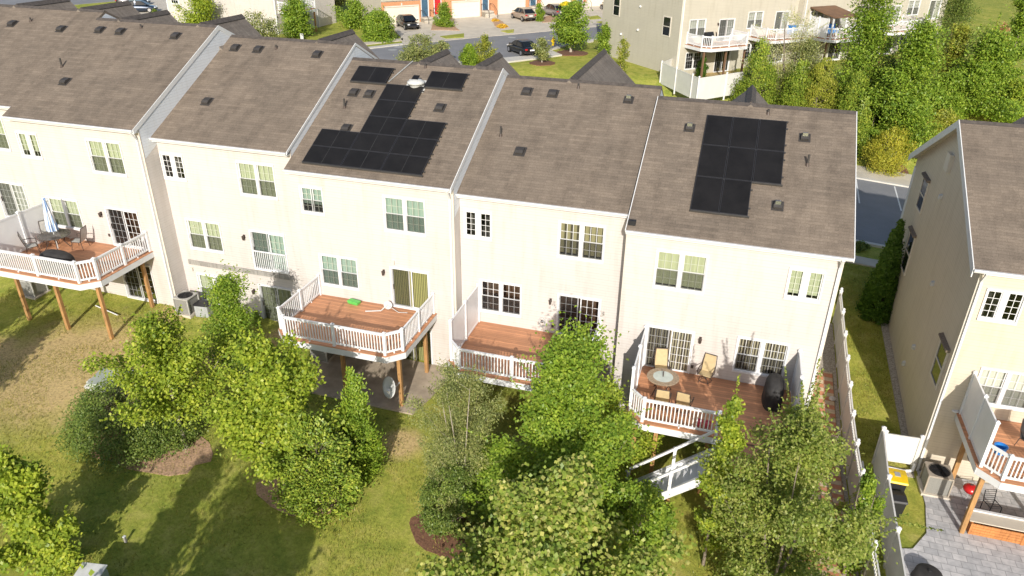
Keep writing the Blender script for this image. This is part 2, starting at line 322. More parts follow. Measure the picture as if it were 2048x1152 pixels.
# ------------------------------------------------------------------ town houses
B_ = 2.1                                   # ground to the surveyed floor datum of each house
RSL = .504; RY, RZ, EY, EZ = 6.6, 10.55, -.3, 7.07
def roofz(y): return EZ+RSL*(y-EY) if y <= RY else RZ-RSL*(y-RY)
WS, WU, WL, WD = (0, 1.06, 6.16, 5.12), (4.12, 5.88, 6.19, 4.79), (.68, 2.42, 2.97, 1.6), (4.22, 5.92, 2.85, 1.04)
def make_window(root, u0, u1, zt, zb, kind, blind, void=None, trim='white', y0=0., cols=3, rows=2, screen=True, drop=1.):
    """u0..u1, zb..zt is the glazed rectangle; a real opening lies behind it."""
    fr = MB((0, y0, B_)); o = .10
    a0, a1, b0, b1 = u0-.05, u1+.05, zb-.05, zt+.05
    fr.box(a0-o+.05, a1+o-.05, -.055, .0, b1-.003, b1+o-.03); fr.box(a0-o+.05, a1+o-.05, -.065, .0, b0-o+.02, b0+.003)
    fr.box(a0-o+.05, a0+.004, -.053, .0, b0, b1); fr.box(a1-.004, a1+o-.05, -.053, .0, b0, b1)
    # reveal
    fr.box(a0, a0+.02, .0, .16, b0, b1); fr.box(a1-.02, a1, .0, .16, b0, b1); fr.box(a0+.02, a1-.02, .0, .16, b1-.02, b1); fr.box(a0+.02, a1-.02, .0, .16, b0, b0+.02)
    win = fr.build('door' if kind == 'door' else 'window', M[trim], root)
    sash = MB((0, y0, B_)); gl = MB((0, y0, B_)); mu = MB((0, y0, B_)); sc = MB((0, y0, B_))
    mid = (u0+u1)/2; cw = {'twin': .07, 'casement': .10, 'door': .045, 'single': .03}[kind]
    panes = [(a0+.02, mid-cw), (mid+cw, a1-.02)]
    if cw > .06: sash.box(mid-cw+.004, mid+cw-.004, -.02, .1, b0+.02, b1-.02)
    for i, (p0, p1) in enumerate(panes):
        yo = .03 if not (kind == 'door' and i == 0) else .055
        t = .035 if kind != 'door' else .05
        tiers = [(b0+.02, b1-.02)]
        if kind in ('twin', 'single'): tiers = [(b0+.02, (b0+b1)/2+.02), ((b0+b1)/2-.02, b1-.02)]
        for k, (q0, q1) in enumerate(tiers):
            yy = yo+(.0 if k == 0 else .022)
            sash.box(p0, p0+t, yy-.015, yy+.018, q0, q1); sash.box(p1-t, p1, yy-.015, yy+.018, q0, q1)
            sash.box(p0+t, p1-t, yy-.015, yy+.018, q0, q0+t); sash.box(p0+t, p1-t, yy-.015, yy+.018, q1-t, q1)
            gl.quad((p0+t, yy, q0+t), (p1-t, yy, q0+t), (p1-t, yy, q1-t), (p0+t, yy, q1-t))
            if cols > 1:
                for c in range(1, cols):
                    x = p0+t+(p1-p0-2*t)*c/cols; mu.box(x-.010, x+.010, yy-.008, yy-.003, q0+t, q1-t)
            nr = rows
            for c in range(1, nr):
                z = q0+t+(q1-q0-2*t)*c/nr; mu.box(p0+t, p1-t, yy-.0095, yy-.0085, z-.010, z+.010)
            if screen and k == 0 and kind in ('twin', 'single'):
                sc.quad((p0+.01, yy-.022, q0+.01), (p1-.01, yy-.022, q0+.01), (p1-.01, yy-.022, q1-.01), (p0+.01, yy-.022, q1-.01))
            if screen and kind == 'door' and i == 0:
                sc.quad((p0+.01, yy-.03, q0+.01), (p1-.01, yy-.03, q0+.01), (p1-.01, yy-.03, q1-.01), (p0+.01, yy-.03, q1-.01))
    sash.build('sash', M[trim], win); gl.build('glass', M['glass'], win, fix=False)
    if mu.v: mu.build('muntin_grid', M['muntin' if blind in ('bl_sage', 'bl_teal', 'bl_lime') else trim], win)
    if sc.v: sc.build('insect_screen', M['screen'], win, fix=False)
    if kind == 'door': MB((0, y0, B_)).box(a0+.05, a0+.075, -.01, .03, zb+.8, zb+1.05).build('handle', M['bronze'], win)
    if blind:
        bl = MB((0, y0, B_)); full = blind in ('bl_curtain',)
        w0, w1 = a0+.02, a1-.02
        n = 24
        for i in range(n):                       # pleated sheet with real folds
            x0 = w0+(w1-w0)*i/n; x1 = w0+(w1-w0)*(i+1)/n; d0 = .12+(.012 if i % 2 else 0); d1 = .12+(0 if i % 2 else .012)
            zlo = b1-.02-(b1-b0-.04)*drop; bl.quad((x0, d0, zlo), (x1, d1, zlo), (x1, d1, b1-.02), (x0, d0, b1-.02))
        bl.build('blind', M[blind], win, fix=False)
    rm = MB((0, y0, B_)); d = 1.6
    rm.quad((a0-.3, .17, b0-.3), (a1+.3, .17, b0-.3), (a1+.3, d, b0-.3), (a0-.3, d, b0-.3)); rm.quad((a0-.3, .17, b1+.3), (a0-.3, d, b1+.3), (a1+.3, d, b1+.3), (a1+.3, .17, b1+.3))
    rm.quad((a0-.3, d, b0-.3), (a1+.3, d, b0-.3), (a1+.3, d, b1+.3), (a0-.3, d, b1+.3))
    rm.quad((a0-.3, .17, b0-.3), (a0-.3, d, b0-.3), (a0-.3, d, b1+.3), (a0-.3, .17, b1+.3)); rm.quad((a1+.3, .17, b0-.3), (a1+.3, .17, b1+.3), (a1+.3, d, b1+.3), (a1+.3, d, b0-.3))
    if not blind:                                # something standing in the room: table edge and pale cloth
        rm.box(a0+.2, a0+.9, .6, 1.2, b0-.3, b0+.25)
    rm.build('room', M[void or ('voidg' if blind else 'void')], win, fix=False)
    return win, (a0, a1, b0, b1)

def wall_front(mb, w0, w1, z0, z1, holes):
    xs = sorted({w0, w1}|{h[0] for h in holes}|{h[1] for h in holes}); zs = sorted({z0, z1}|{h[2] for h in holes}|{h[3] for h in holes})
    for i in range(len(xs)-1):
        for j in range(len(zs)-1):
            cx, cz = (xs[i]+xs[i+1])/2, (zs[j]+zs[j+1])/2
            if any(h[0] < cx < h[1] and h[2] < cz < h[3] for h in holes): continue
            mb.quad((xs[i], 0, zs[j]), (xs[i+1], 0, zs[j]), (xs[i+1], 0, zs[j+1]), (xs[i], 0, zs[j+1]))

def wall_lantern(root, u, z):
    m = MB((0, 0, B_)); m.box(u-.05, u+.05, -.03, 0, z-.08, z+.1); m.bar((u, -.03, z+.06), (u, -.12, z+.08), .025, .025)
    m.lathe([(.015, .1), (.08, .04), (.065, .03), (.05, -.13), (.03, -.15), (0, -.15)], 8, (u, -.12, z)); o = m.build('wall_lantern', M['bronze'], root)
    MB((0, 0, B_)).lathe([(.042, .02), (.046, .02), (.036, -.11), (.03, -.11)], 8, (u, -.12, z)).build('lamp_glass', M['lgrey'], o)
def box_vent(root, u, y, mat='vent', w=.34):
    z = roofz(y); m = MB((0, 0, B_)); sl = RSL
    P = lambda a, b, h: (u+a, y+b, z+b*sl+h)
    m.prism([P(-w/2, -w/2, .02), P(-w/2, w/2, .02), P(-w/2, w/2, .10), P(-w/2, -w/2+.06, .17), P(-w/2, -w/2-.04, .13)], (w, 0, 0))
    fl = MB((0, 0, B_)); fl.add([P(-w*.75, -w*.7, .012), P(w*.75, -w*.7, .012), P(w*.75, w*.8, .012), P(-w*.75, w*.8, .012)], [(0, 1, 2, 3)])
    o = m.build('roof_vent', M[mat], root); fl.build('flashing', M['vent'], o)
    return o
def pipe_vent(root, u, y, h=.42, r=.045):
    z = roofz(y); m = MB((0, 0, B_)); m.tube((u, y, z-.05), (u, y, z+h), r, r, 10); o = m.build('vent_pipe', M['vent'], root)
    MB((0, 0, B_)).tube((u, y, z-.05), (u, y, z+.10), r*2.0, r*1.05, 10).build('pipe_collar', M['bronze'], o)

def cross_gable(root, uc, l=3.5, hw=2.0, sl=.92, trim=True):
    yr = RY; z = RZ; m = MB((0, 0, B_))
    t = .1
    y1 = yr+l
    for s in (-1, 1):
        m.prism([(uc, yr-.2, z+.02), (uc+s*hw, yr-.2, z+.02-sl*hw), (uc+s*hw, yr-.2, z+.02-sl*hw-t), (uc, yr-.2, z+.02-t*1.3)], (0, y1-yr+.2, 0))
    g = m.build('front_gable_roof', M['roof_front'], root)
    MB((0, 0, B_)).prism([(uc-.2, yr, z-.10), (uc, yr, z+.10), (uc+.2, yr, z-.10), (uc, yr, z)], (0, l, 0)).build('gable_ridge_cap', M['ridge'], g)
    MB((0, 0, B_)).prism([(uc-hw+.2, y1-.35, z-sl*hw+.1), (uc+hw-.2, y1-.35, z-sl*hw+.1), (uc, y1-.35, z-.15)], (0, .12, 0)).build('gable_wall', M['siding'], g)

def town_house(loc, w0, w1, label, spec, rz=0, sid='siding', ovl=.0, ovr=.0, trims=(), gables=(), group='row of attached town houses', mirror=False, name='town_house', cat='house'):
    root = thing(name, (loc[0], loc[1], loc[2]-B_), rz, label, cat, group)
    mir = (lambda q: (-q[1], -q[0])+q[2:]) if mirror else (lambda q: q)
    holes = []
    for (rect, kind, blind, kw) in spec:
        q = mir(rect) if len(rect) == 4 else rect
        win, h = make_window(root, q[0], q[1], q[2], q[3], kind, blind, **kw); holes.append(h)
    lo = -3.6
    m = MB((0, 0, B_)); wall_front(m, w0, w1, lo, EZ-.02, holes)
    t = .13                                        # side walls reach the underside of the roof
    for u in (w0, w1):
        m.add([(u, 0, lo), (u, 13.2, lo), (u, 13.2, roofz(13.2)-t), (u, RY, RZ-t), (u, 0, roofz(0)-t)], [(0, 1, 2, 3, 4)])
    m.quad((w0, 13.2, lo), (w1, 13.2, lo), (w1, 13.2, EZ), (w0, 13.2, EZ))
    m.build('wall', M[sid], root, fix=False)
    MB((0, 0, B_)).box(w0+.012, w1-.012, -.012, .03, -2.4, -1.98).build('foundation_band', M['concrete'], root) if False else None
    # roof
    r = MB((0, 0, B_)); a, b = w0-ovl, w1+ovr; t = .12
    r.prism([(a, EY, EZ), (a, RY, RZ), (a, 13.5, roofz(13.5)), (a, 13.5, roofz(13.5)-t), (a, RY, RZ-t*1.1), (a, EY, EZ-t)], (b-a, 0, 0))
    ro = r.build('roof', M['roof'], root)
    MB((0, 0, B_)).prism([(a, RY-.17, RZ-.075), (a, RY, RZ+.035), (a, RY+.17, RZ-.075), (a, RY, RZ-.01)], (b-a, 0, 0)).build('ridge_cap', M['ridge'], ro)
    g = MB((0, 0, B_)); g.prism([(a, EY-.005, EZ-.125), (a, EY-.005, EZ-.015), (a, EY-.11, EZ-.012), (a, EY-.115, EZ-.05), (a, EY-.075, EZ-.125)], (b-a, 0, 0))
    g.box(w0+.01, w1-.01, EY+.01, -.004, EZ-.2, EZ-.135)
    g.build('gutter', M['white'], ro)
    for side, thick in trims:                      # boards along a roof edge or a step between two roofs
        u = a if side < 0 else b
        s = MB((0, 0, B_)); d = thick
        for (ya, yb) in ((EY-.02, RY), (RY, 13.4)):
            za = EZ-.01 if ya < 0 else RZ; zb2 = RZ if yb == RY else roofz(yb)
            x0, x1 = (u, u+.03) if side > 0 else (u-.03, u)
            s.prism([(x0, ya, za+.02), (x0, yb, zb2+.02), (x0, yb, zb2-d), (x0, ya, za-d)], (x1-x0, 0, 0))
        s.build('rake_board', M['white'], ro)
    for uc in gables: cross_gable(root, *(uc if isinstance(uc, tuple) else (uc,)))
    return root

def downspout(root, u, z0=-2.3, y=-.05, mat='white'):
    m = MB((0, 0, B_)); m.box(u-.04, u+.04, y-.07, y+.02, z0, EZ-.55); m.bar((u, y-.02, EZ-.56), (u, EY-.06, EZ-.12), .07, .07)
    m.bar((u, y-.02, z0), (u, y-.3, z0-.08), .07, .07); m.build('downspout', M[mat], root)
def corner_board(root, u, s, mat='trimcream'):
    MB((0, 0, B_)).box(u-(.09 if s > 0 else .012), u+(.012 if s > 0 else .09), -.015, .012, -2.3, EZ-.21).build('corner_board', M[mat], root)
def outlet(root, u, z, mat='bronze'):
    MB((0, 0, B_)).box(u-.05, u+.05, -.03, 0, z-.07, z+.07).build('outlet_box', M[mat], root)
def vent_cap(root, u, z, mat='white', d=.09):
    MB((0, 0, B_)).prism([(u-.08, -.002, z-.1), (u-.08, -.002, z+.09), (u-.08, -d, z+.06), (u-.08, -d, z-.1)], (.16, 0, 0)).build('wall_vent', M[mat], root)

def sp(*a, **k): return a
KW = dict
HX = {6: -22.15, 5: -14.687, 4: -7.385, 3: 0.0, 2: 7.542, 1: 21.677}
HY = {6: .05, 5: -.559, 4: .364, 3: 0., 2: .661, 1: -.501}
HZ = {6: 1.5, 5: 1.207, 4: .627, 3: 0., 2: -.428, 1: -.609}
LB = (WL[0], WL[1], WL[2]-2.93, WL[3]-2.93); DB = (WD[0], WD[1], WD[2]-2.86, WD[3]-2.93)
HOUSE = {}
HOUSE[6] = town_house((HX[6], HY[6], HZ[6]), -.45, 7.195, 'cream town house cut off by the left edge of the photo', [
    (WS, 'casement', 'bl_sage', KW(cols=2, rows=4)), (WU, 'twin', 'bl_sage', {}), (WL, 'twin', 'bl_sage', {}), (WD, 'door', 'bl_grey', KW(rows=5)), (DB, 'door', None, KW(rows=5))],
    gables=(1.2, 5.6), trims=())
HOUSE[5] = town_house((HX[5], HY[5], HZ[5]), -.26, 7.165, 'cream town house behind the deck with the closed blue striped parasol', [
    (WS, 'casement', 'bl_sage', KW(cols=2, rows=4, drop=.76)), (WU, 'twin', 'bl_sage', {}), (WL, 'twin', 'bl_sage', {}), (WD, 'door', None, KW(rows=5)), (DB, 'door', None, KW(rows=5))],
    gables=(1.25, 6.1), trims=((1, .2),))
HOUSE[4] = town_house((HX[4], HY[4], HZ[4]), -.16, 6.925, 'cream town house without a deck, bare weathered ledger board on its wall', [
    (WS, 'casement', None, KW(cols=2, rows=4, void='voidg')), (WU, 'twin', 'bl_sage', {}), (WL, 'twin', 'bl_sage', {}), (WD, 'door', 'bl_teal', KW(rows=5)), (LB, 'twin', 'bl_sage', {}), (DB, 'door', 'bl_sage', KW(rows=5))],
    gables=(4.9,), trims=((1, .10),))
HOUSE[3] = town_house((HX[3], HY[3], HZ[3]), -.44, 7.245, 'cream town house with the large stepped solar array and white round roof fan', [
    ((.1, 1.06, 6.16, 5.12), 'single', 'bl_teal', KW(cols=2, rows=2, drop=.7)), (WU, 'twin', 'bl_teal', {}), (WL, 'twin', 'bl_teal', {}), (WD, 'door', 'bl_olive', KW(cols=1, rows=1)), (DB, 'door', 'bl_olive', KW(cols=1, rows=1))],
    gables=(3.1, 5.95), trims=((1, .2),))
HOUSE[2] = town_house((HX[2], HY[2], HZ[2]), -.285, 6.955, 'cream town house with plain roof between the two solar roofs', [
    (WS, 'casement', None, KW(cols=2, rows=4, void='voidg')), (WU, 'twin', 'bl_drape', KW(drop=.93)), (WL, 'twin', None, {}), (WD, 'door', None, KW(rows=5)), (DB, 'door', None, KW(rows=5))],
    gables=((2.75, 8.4),), trims=())
HOUSE[1] = town_house((HX[1], HY[1], HZ[1]), -7.17, .6, 'cream end town house with the eight panel solar array beside the white alley fence', [
    (WS, 'casement', 'bl_sage', KW(cols=2, rows=4, drop=.9)), (WU, 'twin', 'bl_lime', KW(drop=.95)), (WL, 'twin', 'bl_curtain', {}), (WD, 'door', 'bl_curtain', KW(rows=5)), (DB, 'door', None, KW(rows=5))],
    mirror=True, ovr=.23, gables=(-3.3,), trims=((-1, .05), (1, .16)))
# the strip of pale siding where one roof stands above the next
for k in (6, 5, 4, 3, 2):
    h = HOUSE[k]; u = {6: 7.195, 5: 7.165, 4: 6.925, 3: 7.245, 2: 6.955}[k]
    s = MB((0, 0, B_)); x = u+.006
    s.add([(x, EY+.35, roofz(EY+.35)-1.6), (x, RY, RZ-1.6), (x, 13.1, roofz(13.1)-1.6), (x, 13.1, roofz(13.1)-.13), (x, RY, RZ-.13), (x, EY+.35, roofz(EY+.35)-.13)], [(0, 1, 2, 3, 4, 5)])
    s.build('upper_side_siding', M['siding_white'], h, fix=False)
for k, u in ((5, 7.16), (3, 7.24)): downspout(HOUSE[k], u-.12); corner_board(HOUSE[k], u, 1)
downspout(HOUSE[1], .5); corner_board(HOUSE[1], .6, 1)
MB((0, 0, B_)).box(-7.17, -7.15, -.02, .01, -2.2, EZ-.21).build('corner_board', M['trimcream'], HOUSE[1])
for k, u, z in ((5, 3.81, 2.57), (4, 3.80, 2.56), (4, 3.84, -.33), (3, 3.815, 2.66), (2, 3.82, 2.56), (1, -3.89, 2.69)): wall_lantern(HOUSE[k], u, z)
for k, u, z in ((5, 3.95, 1.45), (4, 3.95, 1.45), (3, 3.9, 1.5), (2, 3.95, 1.3), (1, -4.05, 1.35), (4, .45, -1.2), (4, 3.95, -1.5)): outlet(HOUSE[k], u, z, 'bronze' if k in (5, 2, 1) else 'trimcream')
for k, u, z in ((4, .35, .35), (3, 4.3, 3.2)): vent_cap(HOUSE[k], u, z, 'trimcream')
for k, lst in {6: [(-19.9, 5.2), (-16.5, 5.05)], 5: [(-14.08, 5.15), (-12.78, 5.14), (-9.39, 5.09), (-13.27, 1.51)], 4: [(-6.72, 6.05), (-5.39, 6.05), (-2.05, 6.0), (-6.03, 2.42)],
               3: [(.69, 4.34), (1.49, 4.33), (5.18, 3.87), (1.33, 2.2)], 2: [(8.51, 6.3), (9.74, 6.3), (9.24, 2.82)]}.items():
    for x, y in lst: box_vent(HOUSE[k], x-HX[k], min(y-HY[k], 6.2))
for k, lst in {2: [(13.2, 6.28)], 1: [(16.08, 4.44), (20.6, 4.45), (19.82, 1.01)]}.items():
    for x, y in lst:
        o = box_vent(HOUSE[k], x-HX[k], min(y-HY[k], 6.1), 'vent', .3); u = x-HX[k]; yy = min(y-HY[k], 6.1); z = roofz(yy)
        MB((0, 0, B_)).box(u-.1, u+.1, yy-.1, yy+.06, z+.1, z+.24).build('vent_hood', M['steel'], o)
for k, x, y in ((6, -18.92, 5.5), (5, -14.24, 2.45), (5, -11.77, 5.5), (4, -4.45, 6.2), (3, .67, 3.4), (3, 3.5, 6.3), (2, 8.12, 3.6), (2, 10.8, 6.8), (1, 20.77, 3.1), (1, 19.11, 5.6)):
    pipe_vent(HOUSE[k], x-HX[k], min(y-HY[k], 6.3), .42 if y < 5 else .2)
# a rusty little junction box where the last roof steps down
MB((0, 0, B_)).box(-7.12, -6.85, -.15, .05, EZ+.12, EZ+.3).build('junction_box', M['black'], HOUSE[1])
# house without deck: old ledger board and the railing across its door
h = HOUSE[4]
lb = MB((0, 0, B_)); lb.box(.25, 6.25, -.045, -.002, .60, .85); lb.build('ledger_board', M['oldwood'], h)
jr = MB((0, 0, B_)); jr.box(4.2, 5.95, -.1, -.05, 1.9, 1.95); jr.box(4.2, 5.95, -.1, -.05, .98, 1.03)
for i in range(17): x = 4.22+i*.107; jr.box(x-.014, x+.014, -.09, -.06, 1.03, 1.9)
jr.build('door_railing', M['vinyl'], h)
# white round fan on the solar roof
u, y = 3.54, 5.05; z = roofz(y)
o = MB((0, 0, B_)).lathe([(.30, -.25), (.30, .12), (.42, .16), (.40, .24), (.25, .33), (0, .37)], 20, (u, y, z)).build('roof_fan', M['lgrey'], HOUSE[3], smooth_=True)
MB((0, 0, B_)).prism([(u-.15, y-.15, z+.37), (u+.15, y-.15, z+.37), (u+.15, y+.15, z+.47), (u-.15, y+.15, z+.47)], (0, 0, .02)).build('fan_solar_cell', M['panel'], o)
MB((0, 0, B_)).prism([(u-.5, y-.35, roofz(y-.35)+.015), (u+.5, y-.35, roofz(y-.35)+.015), (u+.5, y+.4, roofz(y+.4)+.015), (u-.5, y+.4, roofz(y+.4)+.015)], (0, 0, .012)).build('fan_flashing', M['lgrey'], o)
cd = MB((0, 0, B_)); cd.bar((2.75, RY-.05, RZ+.06), (2.1, 5.15, roofz(5.15)+.05), .035, .035); cd.build('conduit', M['grey'], HOUSE[3])

# ---- solar arrays: a thing lying on each roof, every module a part
def solar_array(k, cells, label, horizontal=True):
    s0 = min(c[2] for c in cells); u0 = min(c[0] for c in cells)
    yb = EY+s0/1.12
    root = thing('solar_array', (HX[k]+u0, HY[k]+yb, HZ[k]+roofz(yb)), 0, label, 'solar array', 'solar arrays on the town house roofs')
    n = Vector((0, -RSL, 1)).normalized(); e = Vector((0, 1, RSL)).normalized()
    def P(u, s, h): return Vector((u-u0, 0, 0))+e*(s-s0)+n*h
    for (a, b, s, t) in cells:
        g = .012; m = MB()
        q = [P(a+g, s+g, .10), P(b-g, s+g, .10), P(b-g, t-g, .10), P(a+g, t-g, .10)]; w = [p+n*.035 for p in q]
        m.add(q+w, [(0, 1, 2, 3), (4, 5, 6, 7), (0, 1, 5, 4), (1, 2, 6, 5), (2, 3, 7, 6), (3, 0, 4, 7)])
        o = m.build('solar_panel', M['panel_frame'], root); f = .022
        MB().add([P(a+g+f, s+g+f, .1365), P(b-g-f, s+g+f, .1365), P(b-g-f, t-g-f, .1365), P(a+g+f, t-g-f, .1365)], [(0, 1, 2, 3)]).build('cell_sheet', M['panel'], o)
        if horizontal:
            c = (a+b)/2; MB().add([P(c-.006, s+g+f, .138), P(c+.006, s+g+f, .138), P(c+.006, t-g-f, .138), P(c-.006, t-g-f, .138)], [(0, 1, 2, 3)]).build('busbar_line', M['busbar'], o)
    rl = MB()
    for s in sorted({c[2] for c in cells}|{c[3] for c in cells}):
        us = [c for c in cells if abs(c[2]-s) < .02 or abs(c[3]-s) < .02]; a = min(c[0] for c in us); b = max(c[1] for c in us)
        rl.bar(P(a, s, .075), P(b+.05, s, .075), .05, .07, n)
    for s in sorted({c[2] for c in cells}):
        us = [c for c in cells if abs(c[2]-s) < .02]; b = max(c[1] for c in us)
        for tt in (.25, .78): v = us[0]; rl.bar(P(b-.01, s+tt*(v[3]-v[2]), .06), P(b+.06, s+tt*(v[3]-v[2]), .06), .05, .05, n)
    rl.build('mounting_rail', M['rail_al'], root)
S = [.42, 1.46, 2.54, 3.65, 4.77, 5.88, 7.03]; U0 = [.28, 2.14, 4.0, 5.85]
main = [(U0[i], U0[i+1], S[j], S[j+1]) for j in (0, 1) for i in (0, 1, 2)]+[(U0[i], U0[i+1], S[2], S[3]) for i in (1, 2)]+[(U0[1], U0[2], S[j], S[j+1]) for j in (3, 4)]
solar_array(3, main, 'largest black solar array, stepped shape, on the roof with the white fan')
solar_array(3, [(.22, 2.05, 5.9, 7.03)], 'small black solar panel high on the roof, left of the white roof fan')
solar_array(3, [(3.97, 5.8, 5.9, 7.03)], 'small black solar panel high on the roof, right of the white roof fan')
C1 = [16.7-HX[1], 17.76-HX[1], 18.81-HX[1], 19.88-HX[1]]; T1 = [1.26, 3.06, 4.86, 6.66]
solar_array(1, [(C1[i], C1[i+1], T1[j], T1[j+1]) for i in (0, 1) for j in (0, 1, 2)]+[(C1[2], C1[3], T1[j], T1[j+1]) for j in (1, 2)], 'black solar array of tall panels on the end house roof', False)

# ------------------------------------------------------------------ right-hand neighbour and the row behind
RH = town_house((27.32, .46, -.84), -.45, 7.0, 'tan sided house at the right edge with hooded side windows', [
    (WS, 'casement', None, KW(cols=2, rows=4, void='voidg')), (WU, 'twin', 'bl_white', {}), (WL, 'twin', 'bl_white', {}), (WD, 'door', None, KW(rows=5)), (DB, 'door', None, KW(rows=5))],
    sid='siding_tan', ovl=.34, trims=((-1, .32),), gables=(3.0,), group='tan houses')
sf = MB((0, 0, B_))
for (ya, yb) in ((EY, RY), (RY, 13.4)): sf.prism([(-.76, ya, roofz(ya)-.135), (-.76, yb, roofz(yb)-.135), (-.76, yb, roofz(yb)-.16), (-.76, ya, roofz(ya)-.16)], (.31, 0, 0))
sf.build('soffit', M['trimcream'], RH)
downspout(RH, -.36, -2.2); corner_board(RH, -.45, -1)
def side_window(root, u, y, z0, z1, hood=True, w=1.05):
    """double-hung window on the side wall that faces -u"""
    m = MB((0, 0, B_)); t = .1
    for a, b, c, d in ((y-w/2-t, y-w/2, z0-t, z1+t), (y+w/2, y+w/2+t, z0-t, z1+t), (y-w/2, y+w/2, z0-t, z0), (y-w/2, y+w/2, z1, z1+t), (y-w/2, y+w/2, (z0+z1)/2-.03, (z0+z1)/2+.03)):
        m.box(u-.05, u+.0, a, b, c, d)
    o = m.build('window', M['trimcream'], root)
    MB((0, 0, B_)).box(u-.02, u-.004, y-w/2, y+w/2, z0, z1).build('glass', M['car_glass'], o)
    if hood: MB((0, 0, B_)).prism([(u, y-w/2-.16, z1+.24), (u, y-w/2-.16, z1+.102), (u-.15, y-w/2-.16, z1+.102), (u-.15, y-w/2-.16, z1+.17)], (0, w+.32, 0)).build('window_hood', M['roof'], o)
side_window(RH, -.45, 1.05, 1.6, 3.15); side_window(RH, -.45, 10.0, 2.3, 4.15); side_window(RH, -.45, 10.3, 5.4, 6.8)
for y, z in ((7.2, 7.1), (4.7, 4.1), (4.6, 1.0), (5.3, -.3)):
    MB((0, 0, B_)).prism([(-.45, y-.09, z+.1), (-.45, y-.09, z-.1), (-.58, y-.09, z-.1), (-.56, y-.09, z+.05)], (0, .18, 0)).build('wall_vent', M['lgrey'], RH)
MB((0, 0, B_)).lathe([(0, .04), (.11, .03), (.12, -.02), (0, -.04)], 12, (.25, -.03, 1.0)).build('wall_vent', M['white'], RH)
MB((0, 0, B_)).box(-.47, -.39, 12.9, 13.25, -1.8, 6.6).build('corner_board', M['white'], RH)
MB((0, 0, B_)).box(-.6, -.45, 7.1, 7.7, 8.2, 8.95).build('gable_vent', M['trimcream'], RH)

BA = R_(90-46.63); BO = np.array([12.09, 46.28, 4.94])
def bpos(u, dz=0, dy=0): c, s = math.cos(BA), math.sin(BA); return (BO[0]+u*c-dy*s, BO[1]+u*s+dy*c, BO[2]+dz)
BH = []
blab = ['beige end house behind, facing the white fenced yard', 'beige house behind, second from its row end, white back door', 'beige house behind with the covered deck and blue furniture', 'beige house behind with bay window above a white deck', 'beige house behind, half hidden by tall trees, top right corner']
for i in range(5):
    d = (0, .5, -.2, -.5, .3)[i]; dz = (0, .3, .1, .3, .5)[i]
    spec = [(WS, 'casement', 'bl_white', KW(cols=2, rows=4)), (WU, 'twin', 'bl_white', {}), (WL, 'twin', 'bl_white', KW(rows=1 if i == 0 else 2)), (WD, 'door', 'bl_grey' if i == 0 else 'bl_white', KW(cols=1 if i else 3, rows=1 if i else 3)), (LB, 'twin', None, KW(void='voidg')), (DB, 'door', None, KW(void='voidg'))]
    BH.append(town_house(bpos(i*7.45, dz, d), -.44, 6.99, blab[i], spec, rz=BA, sid='siding_beige', gables=(3.,), trims=((-1, .2),) if i == 0 else (), ovl=.3 if i == 0 else 0, group='beige town houses behind'))
downspout(BH[0], -.3, -2.0); corner_board(BH[0], -.44, -1); downspout(BH[1], -.2, -2.); downspout(BH[2], -.2, -2.)
for y, z0, z1 in ((2.0, 1.5, 3.1), (10.6, 2.3, 4.1)): side_window(BH[0], -.44, y, z0, z1, False)
for y, z in ((6.4, 3.6), (6.5, 1.4), (9.4, .6)):
    MB((0, 0, B_)).lathe([(0, .1), (.1, .08), (.11, -.08), (0, -.1)], 10, (-.5, y, z)).build('wall_vent', M['white'], BH[0])
wall_lantern(BH[0], 3.95, 2.55)
# ------------------------------------------------------------------ decks
BAL = {}
def baluster_mesh(h):
    key = round(h, 2)
    if key not in BAL:
        o = MB().box(-.019, .019, -.019, .019, 0, h).build('baluster', M['vinyl']); BAL[key] = o.data; bpy.data.objects.remove(o)
    return BAL[key]
def rail_post(root, off, x, y, z, h=1.08):
    m = MB(off); m.box(x-.055, x+.055, y-.055, y+.055, z-.02, z+h)
    o = m.build('rail_post', M['vinyl'], root)
    MB(off).add([(x-.075, y-.075, z+h), (x+.075, y-.075, z+h), (x+.075, y+.075, z+h), (x-.075, y+.075, z+h), (x, y, z+h+.06), (x-.075, y-.075, z+h-.03), (x+.075, y-.075, z+h-.03), (x+.075, y+.075, z+h-.03), (x-.075, y+.075, z+h-.03)],
        [(0, 1, 4), (1, 2, 4), (2, 3, 4), (3, 0, 4), (5, 6, 1, 0), (6, 7, 2, 1), (7, 8, 3, 2), (8, 5, 0, 3), (5, 8, 7, 6)]).build('post_cap', M['white'], o)
